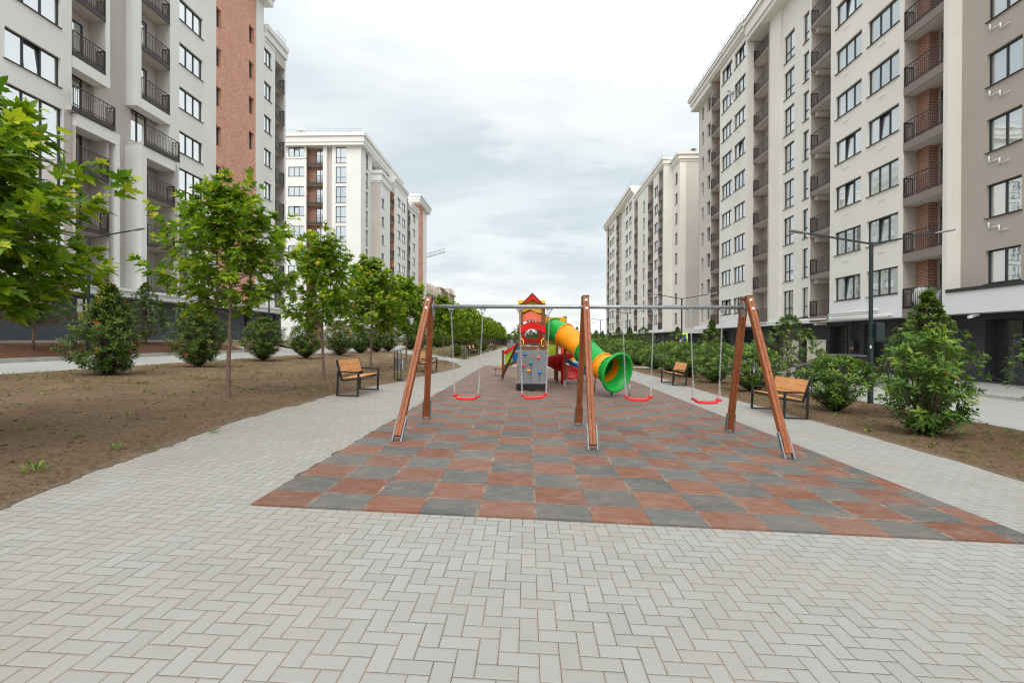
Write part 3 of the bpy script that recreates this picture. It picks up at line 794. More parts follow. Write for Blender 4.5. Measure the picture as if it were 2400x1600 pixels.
def roof_rail(b, a0, a1, off, z, step=1.6, h=0.75):
    m = b.part('roof_railing', 'galv')
    a = a0
    pts = frange(a0, a1, step)
    for u in pts: m.tube([b.P(u, off, z), b.P(u, off, z + h)], 0.022, 5)
    for hh in (h, h * 0.5): m.tube([b.P(a0, off, z + hh), b.P(a1, off, z + hh)], 0.018, 5)
roof_rail(b, 45.6, 60.2, 0.35, 30.95)
# white fascia above the shops, dark ledge, recessed shop wall
b.block('fascia', 'fascia', 12, 24.28, -0.9, 0.02, ZB - 0.02, 3.86)
b.block('ledge', 'sill', 12, 24.03, -0.7, 0.08, 3.86, 4.02)
b.block('fascia', 'fascia', 24.33, 33.1, -1.0, 0.025, ZB - 0.02, 3.19)
for y0, y1 in ((26.80, 33.11),): b.block('fascia', 'fascia', y0, y1, -0.15, 0.023, 3.19, 4.1)
b.block('fascia', 'fascia', 33.15, 45.28, -1.2, -0.47, ZB - 0.02, 3.19); b.block('ledge', 'sill', 35.6, 40.8, -0.9, -0.70, 3.19, 3.30)
b.block('fascia', 'fascia', 45.32, 59.1, -1.2, 0.16, ZB - 0.02, 3.22); b.block('fascia', 'fascia', 45.32, 51.5, -0.15, 0.153, 3.22, 4.1)
pp = b.part('drain_pipe', 'whitepaint')
pp.tube([b.P(33.3, 0.10, 3.02), b.P(45.2, 0.10, 3.02)], 0.045, 8)
pp = b.part('drain_pipe', 'whitepaint'); pp.tube([b.P(27.4, 0.12, 3.0), b.P(32.9, 0.12, 3.0), b.P(33.0, 0.12, 3.3), b.P(28.5, 0.12, 3.34)], 0.05, 8)
pp = b.part('drain_pipe', 'whitepaint'); pp.tube([b.P(27.6, 0.12, 2.93), b.P(33.05, 0.12, 2.90)], 0.05, 8)
shops = [(20.7, 23.1, 'shop'), (25.4, 26.9, 'shop'), (29.6, 31.2, 'shop'), (32.6, 34.6, 'shop'), (36.8, 38.0, 'shop'), (40.6, 43.2, 'shop'), (46.2, 48.2, 'shop'), (51.5, 53.5, 'shop'), (56, 57.2, 'shop')]
gh = []
for y0, y1, kd in shops:
    gh.append((y0, y1, -0.3, 2.55)); b.window(y0, y1, -0.3, 2.85, -0.95, kd, 0.55, 'glass_dark', False)
b.wall(12, 59.2, -0.8, ZB - 0.02, -0.95, 'clad', gh, 0.55, 0.6, 'ground_floor_wall')
b.block('ground_floor_wall', 'clad', 20.95, 21.75, -1.5, -0.97, -0.6, 0.55)
# air-conditioning pipe brackets under the windows
br = MB()
br.tube([(-0.62, 0.05, -0.33), (-0.2, 0.05, -0.33)], 0.018, 6); br.tube([(-0.2, 0.05, -0.36), (-0.2, 0.05, -0.08)], 0.035, 6)
br.tube([(-0.2, 0.05, -0.12), (0.28, 0.05, -0.12)], 0.018, 6); br.tube([(0.28, 0.05, -0.15), (0.28, 0.05, 0.14)], 0.035, 6)
brm = br.mesh('pipe_bracket', M['whitepaint'])
for z in FZ: b.put(brm, 'pipe_bracket', 22.3, -0.65, z + 0.55, b.root)
bs = MB(); bs.tube([(-0.3, 0.03, 0.0), (0.25, 0.03, 0.0), (0.25, 0.03, 0.2)], 0.014, 6)

bsm = bs.mesh('pipe_stub', M['whitepaint'])
for z in FZ[1:]:
    for a in (28.4, 31.5, 47.0): b.put(bsm, 'pipe_stub', a, 0.0 if a < 40 else 0.13, z + 0.40, b.root)
ac = MB(); ac.box((-0.4, 0.0, 0), (0.4, 0.32, 0.58)); ac.cyl((0.08, 0.33, 0.29), 0.22, 0.01, 16)
acm = b.put(ac.mesh('air_conditioner', M['whitepaint']), 'air_conditioner', 48.3, 0.14, FZ[7] + 1.75, b.root)
cm = MB(); cm.box((-0.05, 0, -0.05), (0.05, 0.12, 0.05)); cm.bar((0, 0.1, 0), (0.05, 0.42, -0.12), 0.12, 0.12)
b.put(cm.mesh('security_camera', M['whitepaint']), 'security_camera', 22.7, -0.3, ZB - 0.1, b.root)
b.finish()

# ---- right, far
b = Bld('apartment_building', 'far cream block on the right with a blank greyish end wall facing the camera', (22, 95, -0.4), BG)
F2 = floors(3.25, 8, P_); F3 = floors(3.25, 9, P_)
b.frame((22.0, 0, 0), (0, 1, 0), (-1, 0, 0))
G = 'glass_far'
b.col(71.51, 75.5, F2, 'white_r', 0, [(72.3, 73.5, 'w2', 0.75, 1.6)], ZB, 27.6, G)
b.frame((22.0, 71.3, 0), (1, 0, 0), (0, -1, 0))
b.wall(0, 0.9, ZB, 27.6, 0.001, 'white_r', thick=0.2); b.wall(0.9, 12, ZB, 27.6, 0, 'taupe_far', thick=0.2)
for (e, z0, z1) in ((0.10, 27.6, 27.9), (0.25, 27.9, 28.5), (0.42, 28.5, 28.9)): b.block(CO, 'white_r', -e, 12, e, -3.4, z0, z1)
b.block('ground_floor_wall', 'clad', 0.5, 12, -0.4, -3, -0.8, ZB); b.block('fascia', 'fascia', 0.02, 12, 0.15, -0.3, ZB - 0.3, ZB + 0.4)
b.frame((20.7, 0, 0), (0, 1, 0), (-1, 0, 0))
b.block('wall', 'white_r', 74.8, 129.4, -12, -1.41, ZB, 29.0)
b.wall(74.8, 75.4, ZB, 29, 0, 'white_r', thick=1.45)
b.balcony_bay(75.4, 77.8, F2, ZB, 28.2, 0, 1.3, 'taupe_r', 'soffit', 'brown', G, doorw=0.9)
b.col(77.8, 81.1, F2, 'white_r', 0, [(78.1, 80.4, 'w2', 0.9, 1.5)], ZB, 28.2, G, thick=1.3)
b.balcony_bay(81.1, 84.5, F2, ZB, 28.2, 0, 1.3, 'taupe_r', 'soffit', 'brown', G, doorw=0.9)
b.col(84.5, 92.0, F2, 'white_r', 0.1, [(86.6, 87.8, 't1', 0.3, 2.0)], ZB, 28.2, G, thick=1.3)
b.balcony_bay(92.0, 95.2, F2, ZB, 28.2, 0, 1.3, 'taupe_r', 'soffit', 'brown', G, doorw=0.9)
b.col(95.2, 104.0, F3, 'white_r', 0.1, [(97.5, 100.0, 'w2', 0.9, 1.5), (100.8, 103.5, 'w2', 0.9, 1.5)], ZB, 30.6, G, thick=1.3)
b.col(104.0, 111.2, F3, 'white_r', -0.5, [(104.8, 106.6, 't2', 0.2, 2.1)], ZB, 30.6, G, thick=0.9)
b.balcony_bay(111.2, 114.4, F3, ZB, 30.4, 0, 1.3, 'taupe_r', 'soffit', 'brown', G, doorw=0.9)
b.col(114.4, 124.0, F3, 'white_r', 0.1, [(116.6, 119.9, 'w2', 0.9, 1.5), (120.6, 123.6, 'w2', 0.9, 1.5)], ZB, 30.6, G, thick=1.3)
b.balcony_bay(124.0, 127.3, F3, ZB, 30.4, 0, 1.3, 'taupe_r', 'soffit', 'brown', G, doorw=0.9)
b.wall(127.3, 129.4, ZB, 30.4, 0, 'white_r', thick=1.3)
b.block('wall', 'white_r', 95.2, 129.4, -12, -1.43, 29.0, 30.6)
for (e, z0, z1) in ((0.06, 28.2, 28.5), (0.2, 28.5, 29.1), (0.35, 29.1, 29.4)): b.block(CO, 'white_r', 74.8 - e, 95.15, e, -12, z0, z1)
for (e, z0, z1) in ((0.3, 30.4, 30.8), (0.55, 30.8, 31.5), (0.8, 31.5, 31.9)): b.block(CO, 'white_r', 104.0 if e > 0.9 else 95.2 + e, 129.4 + e, e, -12, z0, z1)
roof_rail(b, 75.2, 95, 0.1, 29.4); roof_rail(b, 96, 129, 0.5, 31.9, 2.2)
b.block('fascia', 'fascia', 74.9, 129.3, 0.13, -1.2, ZB - 0.1, 3.2)
b.block('ground_floor_wall', 'clad', 75.2, 129.2, -0.9, -2, -0.9, ZB - 0.1)
for y in (77, 82, 88, 94, 101, 108, 116, 123): b.window(y, y + 1.6, -0.5, 2.7, -0.86, 'shop', 0.0, 'glass_dark', False)
for y, off, z, h in ((73.5, -4, 28.9, 1.4), (93, -2, 29.4, 2.4), (84, -3, 29.4, 1.2)):
    m = b.part('roof_vent', 'galv'); p = b.P(y, off, z)
    m.cyl((p[0], p[1], p[2]), 0.32, h * 0.6, 12); m.cyl((p[0], p[1], p[2] + h * 0.6), 0.55, 0.12, 12, 0, 0.2); m.cyl((p[0], p[1], p[2] + h * 0.72), 0.25, h * 0.14, 12); m.cyl((p[0], p[1], p[2] + h * 0.86), 0.5, 0.12, 12, 0, 0.15)
b.finish()

# ---- left, near
b = Bld('apartment_building', 'near white block on the left with a tall salmon brick strip and boxed balconies', (-24.5, 35, 1.3), BG)
b.frame((-23.7, 0, 0), (0, 1, 0), (1, 0, 0))
FL = floors(4.45, 9, 3.0); LB0, LT = 3.95, 31.3
GL = 'glass_l'
def lwall(a0, a1, w0, w1, strip_):
    gz0, gz1 = 4.55, 13.15
    for z in FL[3:]:
        pass
    holes = []
    for z in FL[3:]:
        k2 = 'w3t' if rnd.random() < 0.2 else 'w3'
        holes.append((w0, w1, z + 0.75, z + 2.22)); b.window(w0, w1, z + 0.75, 1.47, 0, k2, 0.2, GL)
    holes.append((w0 - 0.1 if strip_ > w0 else w0, w1 + 0.1, gz0, gz1))
    b.window(w0 - (0.1 if strip_ > w0 else 0), w1 + 0.1, gz0, gz1 - gz0, 0, 'g3', 0.2, GL, False)
    b.wall(a0, a1, LB0, LT, 0, 'white_l', holes, 0.2, 1.0)
lwall(14, 24.35, 21.13, 23.75, 99)
for z in FL[3:]:
    pass
b.block('taupe_strip', 'taupe_l', 23.93, 24.33, 0.0, 0.012, LB0, 13.2)
DP = 0.95
def lbay(a0, a1, jamb0, jamb1, lj0, lj1, loff, doorside):
    # recess behind, upper boxed frame (floors 4..8), open balcony (3), lower boxed frame (0..2)
    b.balcony_bay(a0, a1, FL[4:], 15.6, LT, 0, DP, 'taupe_l', 'soffit', 'rail', GL, door=doorside, doorw=1.45, sides=(1, 1), th=0.22)
    b.block('balcony_frame', 'white_l', jamb0, jamb1, -0.66, 0.02, 15.8, LT)
    b.block('balcony_frame', 'white_l', min(a0 + 0.01, jamb0 - 0.006), max(a1 - 0.01, jamb1 + 0.006), -0.664, 0.025, 15.62, 16.22)
    b.balcony_bay(a0, a1, FL[3:4], 13.2, 15.6, loff - 0.05, DP + loff, 'taupe_l', 'soffit', 'rail', GL, door=doorside, doorw=1.45, sides=(0, 0), railoff=0.1, ext=0.3, th=0.2)
    b.balcony_bay(a0, a1, FL[0:3], LB0, 12.6, loff - 0.05, DP + loff, 'taupe_l', 'soffit', 'rail', GL, door=doorside, doorw=1.45, sides=(1, 1), th=0.22)
    b.block('balcony_frame', 'white_l', lj0, lj1, -0.66, loff, LB0, 13.2)
    b.block('balcony_frame', 'white_l', min(a0 + 0.01, lj0 - 0.006), max(a1 - 0.01, lj1 + 0.006), -0.664, loff + 0.006, 12.55, 13.2)
lbay(24.37, 26.35, 26.35, 26.63, 26.75, 27.02, 0.25, 'near')
b.wall(26.35, 28.85, LB0, LT, -0.65, 'taupe_l', thick=0.4)
lbay(28.85, 31.2, 28.48, 28.85, 28.42, 28.80, 0.4, 'near')
lwall(31.23, 35.96, 32.09, 34.44, 0)
b.block('taupe_strip', 'taupe_l', 31.25, 31.88, 0.0, 0.012, LB0, 13.2)
# salmon brick stair strip: two staggered columns of slot windows
holes = []
for z in FL:
    for (w0, w1, rel) in ((36.02, 36.62, -0.2), (40.32, 41.06, 1.25)):
        zz = z + rel
        if LB0 + 0.2 < zz < LT - 1.7:
            holes.append((w0, w1, zz, zz + 1.5)); b.window(w0, w1, zz, 1.5, -0.04, 'n1', 0.32, 'glass_far', False)
b.wall(35.96, 41.34, LB0, LT, -0.04, 'brick_l', holes, 0.32, 1.0, 'brick_wall')
b.wall(41.34, 42.5, LB0, LT, 0.03, 'white_l', thick=1.2)
F8 = FL[:8]
b.col(42.5, 44.5, F8, 'white_l', 0, [(42.62, 43.87, 'w2', 0.75, 1.5)], LB0, 29.0, GL, thick=1.1)
b.balcony_bay(44.5, 46.2, F8, LB0, 28.6, 0, 1.1, 'taupe_l', 'soffit', 'rail', GL, doorw=0.8, th=0.25)
b.block('parapet', 'taupe_l', 44.52, 46.3, -1.0, 0.04, 27.55, 28.7)
b.wall(46.2, 46.5, LB0, 28.4, 0, 'white_l', thick=12)
b.block('wall', 'white_l', 14, 42.4, -13, -1.01, LB0, LT); b.block('wall', 'white_l', 42.5, 46.2, -13, -1.12, LB0, 28.6)
for (e, z0, z1) in ((0.7, 31.3, 31.9), (0.85, 31.9, 32.7), (1.0, 32.7, 33.1)): b.block(CO, 'white_l', 14, 42.6 + e * 0.4, -13, e, z0, z1)
for (e, z0, z1) in ((0.06, 28.3, 28.5), (0.16, 28.62, 29.3), (0.3, 29.3, 29.75)): b.block(CO, 'white_l', 42.7, 44.6 + (0 if e < 0.1 else 1.9), -13, e, z0, z1)
roof_rail(b, 44.8, 46.4, 0.0, 29.75, 0.8, 0.8)
b.block('fascia', 'fascia', 14, 46.4, -1.0, 0.55, 3.93, 4.25); b.block('fascia', 'whitepaint', 14, 46.4, 0.3, 0.68, 4.25, 4.40)
gh = []
for y0, y1, z0, z1 in ((19.5, 21.2, 2.5, 3.75), (22.2, 23.7, 2.5, 3.75), (25.0, 26.4, 2.5, 3.75), (29.5, 31.2, 2.5, 3.75), (32.2, 33.7, 2.5, 3.75), (42.6, 43.6, 2.3, 3.8), (44.2, 45.4, 2.3, 3.8)):
    gh.append((y0, y1, z0, z1)); b.window(y0, y1, z0, z1 - z0, -0.35, 'w2', 0.3, 'glass', True)
for y0, y1 in ((35.2, 36.3), (40.2, 41.0)):
    gh.append((y0, y1, 1.45, 3.7)); b.window(y0, y1, 1.45, 2.25, -0.35, 'n1', 0.3, 'glass_dark', False)
b.wall(14, 46.3, 1.2, 3.93, -0.35, 'clad_l', gh, 0.3, 0.8, 'ground_floor_wall')
b.block('plinth', 'clad_l', 14, 46.3, -0.5, -0.29, 1.2, 2.25)
b.finish()

# ---- left, far
b = Bld('apartment_building', 'middle white block on the left facing the camera, brick-backed balconies on its end wall', (-30, 90, 1.2), BG)
F4 = floors(4.3, 9, 3.0)
b.frame((0, 72.7, 0), (1, 0, 0), (0, -1, 0))
Z0, Z1 = 1.2, 30.8
b.col(-40, -33.85, F4, 'white_l', 0, [(-36.67, -34.2, 'w3', 1.05, 1.42)], Z0, Z1 + 0.4, GL)
b.balcony_bay(-33.85, -31.32, F4, Z0, Z1 + 0.4, 0, 0.9, 'brick_r', 'soffit', 'rail', GL, door='far', doorw=1.3, rail_ends=False, th=0.26)
b.wall(-31.32, -30.73, Z0, Z1 + 0.4, 0, 'white_l', thick=1.4)
b.wall(-30.73, -29.9, Z0, Z1, -0.45, 'taupe_l', thick=0.9)
b.col(-29.9, -25.46, F4, 'white_l', 0, [(-29.33, -27.72, 't2', 0.0, 2.42)], Z0, Z1, GL)
for (e, z0, z1) in ((0.35, 30.8, 31.25), (0.45, 31.25, 32.1), (0.65, 32.1, 32.6)):
    b.block(CO, 'white_l', -40, -30.95 if False else -25.46 + e + 0.25, e + 0.25, -22, z0, z1)
b.block(CO, 'white_l', -40, -33.87, 0.08, -0.2, 29.0, 29.28)
roof_rail(b, -40, -25.2, 0.7, 32.6, 1.7, 0.55)
m = b.part('roof_vent', 'whitepaint'); p = b.P(-36, -3, 32.6); m.box((p[0] - 0.5, p[1] - 0.5, p[2]), (p[0] + 0.5, p[1] + 0.5, p[2] + 1.5)); m.box((p[0] - 0.8, p[1] - 0.8, p[2] + 1.8), (p[0] + 0.8, p[1] + 0.8, p[2] + 1.9))
for sx in (-0.45, 0.45):
    for sy in (-0.45, 0.45): m.bar((p[0] + sx, p[1] + sy, p[2] + 1.5), (p[0] + sx, p[1] + sy, p[2] + 1.8), 0.06, 0.06)
b.frame((-25.46, 0, 0), (0, 1, 0), (1, 0, 0))
b.col(73.21, 78.0, F4, 'white_l', 0.0, [(74.9, 76.1, 't1', 0.0, 2.42)], Z0, Z1, 'glass_far', thick=1)
b.block('wall', 'white_l', 74.3, 113, -12, -1.45, Z0, 29.0)
b.block('wall', 'taupe_l', 78.0, 95, -6, -0.9, 27.5, 30.7)
for i in range(5): b.window(79.0 + i * 1.6, 80.5 + i * 1.6, 29.2, 1.3, -0.86, 'w2', 0.0, GL, False)
b.frame((-24.0, 0, 0), (0, 1, 0), (1, 0, 0))
b.block('wall', 'taupe_l', 77.65, 77.75, -3.0, -0.003, Z0, 26.9)
b.col(77.75, 83.2, F4, 'white_l', 0, [(78.5, 79.8, 'w2', 0.8, 1.6)], Z0, 26.9, 'glass_far', thick=1.4)
for (e, z0, z1) in ((0.08, 26.9, 27.2), (0.22, 27.2, 28.3), (0.4, 28.3, 28.8)): b.block(CO, 'white_l', 77.65 - e, 83.2, -3, e, z0, z1)
b.balcony_bay(83.2, 85.8, F4[:8], Z0, 28.0, 0, 1.3, 'brick_l', 'soffit', 'rail', 'glass_far', doorw=0.9)
b.block('parapet', 'taupe_l', 83.2, 85.8, -1.2, 0.05, 27.4, 29.0)
b.col(85.8, 95.4, F4, 'white_l', 0.0, [(88.0, 90.2, 'w2', 0.8, 1.5), (91.0, 93.6, 'w2', 0.8, 1.5)], Z0, 30.0, GL, thick=1.4)
for (e, z0, z1) in ((0.08, 29.3, 29.5), (0.2, 30.0, 30.3), (0.3, 30.3, 30.6)): b.block(CO, 'white_l', 85.8, 95.4, -8, e, z0, z1)
m = b.part('drain_pipe', 'rail'); m.tube([b.P(95.2, 0.1, Z0), b.P(95.2, 0.1, 29.2)], 0.07, 6)
b.balcony_bay(95.4, 97.6, F4[:8], Z0, 28.4, 0, 1.3, 'taupe_l', 'soffit', 'rail', 'glass_far', doorw=0.9)
b.block('parapet', 'taupe_l', 95.4, 97.6, -1.2, 0.05, 27.4, 28.6)
b.col(97.6, 104.8, F4[:8], 'white_l', 0.0, [(99.6, 101.9, 'w2', 0.8, 1.5)], Z0, 28.4, GL, thick=1.4)
for (e, z0, z1) in ((0.1, 27.6, 27.8), (0.25, 28.4, 29.0), (0.4, 29.0, 29.3)): b.block(CO, 'white_l', 97.7, 104.8, -6, e, z0, z1)
holes = []
for z in F4:
    holes.append((106.4, 107.2, z + 0.6, z + 2.2)); b.window(106.4, 107.2, z + 0.6, 1.6, 0.1, 'n1', 0.25, 'glass_far', False)
b.wall(104.8, 109.2, Z0, 31.5, 0.1, 'brick_l', holes, 0.25, 3, 'brick_wall')
b.wall(109.2, 113.4, Z0, 31.4, 0.0, 'white_l', thick=6)
for (e, z0, z1) in ((0.75, 31.0, 31.5), (0.9, 31.5, 32.1), (1.1, 32.1, 32.5)): b.block(CO, 'white_l', 103.5 - e, 114.0, -8, e, z0, z1)
b.block('wall', 'white_l', 103.6, 113.2, -8, -1.2, 28.0, 31.2)
m = b.part('roof_vent', 'galv'); p = b.P(108, -4, 32.5); m.cyl(p, 1.0, 1.6, 10, 0, 0.1)
roof_rail(b, 102.8, 108, 0.6, 32.5, 1.2, 0.6)
b.finish()

# ---- left, unfinished block at the end of the row
b = Bld('unfinished_building', 'distant unfinished block with raw concrete slabs and brick infill behind the maples', (-28, 148, 1.0), None)
b.root['category'] = 'building'
b.frame((-26.2, 0, 0), (0, 1, 0), (1, 0, 0))
for y0, y1, top, off in ((122, 140, 16.4, 0.0), (140.2, 148, 16.6, 0.6), (148.2, 156, 17.2, 0.0), (156.2, 170, 18.4, 0.5)):
    z = 1.5
    b.block('raw_wall', 'brick_raw', y0, y1, -12, off - 1.0, 1.0, top - 0.6)
    b.block('concrete_wall', 'concrete_raw', y0, y0 + 2.2, -10, off, 1.0, top - 0.3); b.block('concrete_wall', 'concrete_raw', y0 + 7, y0 + 8.4, -2, off - 0.3, 1.0, top - 0.3)
    while z < top:
        b.block('floor_slab', 'concrete_raw', y0 - 0.05, y1 - 0.06, -12, off + 0.35, z, z + 0.32); z += 3.0
    for yy in frange(y0 + 0.4, y1 - 0.4, 2.4): b.block('column', 'concrete_raw', yy - 0.15, yy + 0.15, off - 0.6, off - 0.3, 1.0, top + 0.5 * (rnd.random() < 0.6))
b.finish()
# ------------------------------------------------------------------ swing
BY = 7.85; BZ = 2.075
def make_swing_frame():
    t = thing('swing_set', 'four-seat swing set with stained timber A-legs and a galvanised top beam on the rubber tiles', 'swing set', (0.93, BY, gz(0.93)))
    L = Vector(t.location)
    def P(x, y, z): return Vector((x, y, z)) - L
    bm_ = MB(); bm_.tube([P(-1.60, BY, BZ + 0.005), P(3.50, BY, BZ - 0.005)], 0.031, 16)
    bm_.build('top_beam', M['galv'], t)
    tops = {-1: -1.60, 0: 0.92, 1: 3.49}; feet = {-1: -1.87, 0: 0.92, 1: 3.64}
    for k in (-1, 0, 1):
        for s in (-1, 1):
            top = Vector((tops[k], BY + s * 0.072, 2.225)); g = Vector((feet[k], BY + s * 1.0, 0)); g.z = gz(g.x) + 0.02
            d = (g - top).normalized(); end = top + d * ((g - top).length - 0.075)
            lg = MB(); up_ = Vector((1, 0, 0))
            # laminated post: two planks with a groove between them
            ax = d.cross(Vector((1, 0, 0))).normalized(); sx = ax.cross(d).normalized()
            a, b_ = top - L, end - L
            for q in (-1, 1):
                lg.bar(a + sx * q * 0.0245, b_ + sx * q * 0.0245, 0.098, 0.0475, 0, sx, 0.005)
            leg = lg.build('leg', M['wood'], t)
            cp = MB(); cp.bar(a - d * 0.012, a + d * 0.004, 0.108, 0.108, 0, sx); cp.build('leg_cap', M['rail'], leg)
            ft = MB()
            for q in (-1, 1):
                o = sx * q * 0.056
                f0, f1 = end - d * 0.30 - L + o, g - L + o
                ft.bar(f0, f1, 0.062, 0.006, 0, sx)
                for e in (-1, 1): ft.bar(f0 + ax * e * 0.031 + sx * q * 0.008, f1 + ax * e * 0.031 + sx * q * 0.008, 0.005, 0.02, 0, sx)
                for u in (0.08, 0.24): ft.ball(f0 + d * u + sx * q * 0.006, 0.010, 6)
            ft.build('leg_foot', M['galv_dull'], leg)
            if s < 0:
                bo = MB()
                for u in (0.055, 0.20):
                    c = a + d * u - ax * 0.0 + (Vector((0, -1, 0)) * 0.053)
                    bo.grid([[c + (Vector((math.cos(2 * PI * i / 12), 0, math.sin(2 * PI * i / 12))) * rr) + Vector((0, dy, 0)) for i in range(12)] for rr, dy in ((0.023, 0.004), (0.023, -0.004), (0.014, -0.009), (0.001, -0.009))], 0, True, True)
                bo.build('bolt', M['bolt'], leg)
        pl = MB(); px = tops[k] + (0.058 if k < 0 else -0.058 if k > 0 else 0.058)
        poly = [(-0.06, -0.16), (0.06, -0.16), (0.075, -0.02), (0.05, 0.07), (0, 0.10), (-0.05, 0.07), (-0.075, -0.02)]
        pl.prism(poly, lambda u, v, dd: P(px + dd, BY + u, BZ + v), -0.004, 0.004)
        pl.build('beam_plate', M['galv'], t)
    return t
make_swing_frame()

def chain_link(mb, c, d, side, L=0.034, r=0.0028, w=0.0095):
    """one oval link centred on c along d, lying in the plane of d and side"""
    pts = []
    h = L / 2 - w
    for i in range(5): a = PI * i / 4; pts.append(c + d * (h + w * math.sin(a)) + side * (w * math.cos(a)))
    for i in range(5): a = PI + PI * i / 4; pts.append(c + d * (-h + w * math.sin(a)) + side * (w * math.cos(a)))
    mb.tube(pts, r, 5, 0, True)
def chain(mb, p, q):
    p, q = Vector(p), Vector(q); d = (q - p); n = max(1, int(d.length / 0.0262)); st = d / n; d.normalize()
    s1 = d.cross(Vector((0, 1, 0))).normalized(); s2 = d.cross(s1).normalized()
    for i in range(n): chain_link(mb, p + st * (i + 0.5), d, s1 if i % 2 else s2)
SW = [(-0.995, -1.255, -0.735, 0.600, 4, 1.5), (0.10, -0.135, 0.345, 0.625, -3, -2.5), (1.775, 1.52, 2.02, 0.605, 5, 0.0), (2.86, 2.60, 3.11, 0.565, 4, 0.0)]
SWL = ['leftmost red swing seat on chains, hanging against the paved path',
       'red swing seat on chains hanging in front of the grey climbing panel',
       'red swing seat on chains hanging in front of the green tube slide mouth',
       'rightmost red swing seat on chains, hanging beside the right timber legs']
for (cx_, h0, h1, sz, yaw_, rl), lab in zip(SW, SWL):
    t = thing('swing', lab, 'swing', (cx_, BY, sz), R(-yaw_), 'red swings under the beam')
    st = MB()
    rows = []
    # seat: shallow flexible plank with raised end blocks
    prof = [(-0.215, 0.045), (-0.175, 0.045), (-0.155, 0.010), (-0.10, 0.0), (0, -0.003), (0.10, 0.0), (0.155, 0.010), (0.175, 0.045), (0.215, 0.045)]
    prof = [(u, v + u * math.tan(R(-rl))) for u, v in prof]
    ring = []
    for u, v in prof: ring.append([(u, -0.075, v), (u, 0.075, v), (u, 0.085, v - 0.012), (u, 0.082, v - 0.034), (u, -0.082, v - 0.034), (u, -0.085, v - 0.012)])
    st.grid(ring, 0, False, True, True, True)
    seat = st.build('seat', M['red'], t, bevel=0.006)
    rot = Matrix.Rotation(R(yaw_), 4, 'Z')
    for s, hx in ((-1, h0), (1, h1)):
        top = rot @ Vector((hx - cx_, 0, BZ - 0.085 - sz))
        zed = 0.05 + s * 0.195 * math.tan(R(-rl))
        a, b_ = Vector((s * 0.195, -0.055, zed)), Vector((s * 0.195, 0.055, zed))
        j = (a + b_) / 2 + (top - (a + b_) / 2).normalized() * 0.30
        ch = MB(); chain(ch, top, j); chain(ch, j, a); chain(ch, j, b_)
        ch.build('chain', M['chain'], t, fix=False)
        hg = MB(); tp = rot @ Vector((hx - cx_, 0, BZ - sz))
        hg.tube([tp + Vector((-0.03, 0, -0.045)), tp + Vector((-0.028, 0, -0.07)), tp + Vector((-0.012, 0, -0.098)), tp + Vector((0.012, 0, -0.098)), tp + Vector((0.028, 0, -0.07)), tp + Vector((0.03, 0, -0.045))], 0.006, 6)
        hg.box(tuple(tp + Vector((-0.045, -0.016, -0.05))), tuple(tp + Vector((0.045, 0.016, -0.030))))
        hg.ball(tuple(tp + Vector((-0.048, 0, -0.04))), 0.011, 6); hg.ball(tuple(tp + Vector((0.048, 0, -0.04))), 0.011, 6)
        hg.build('hanger', M['galv'], t)

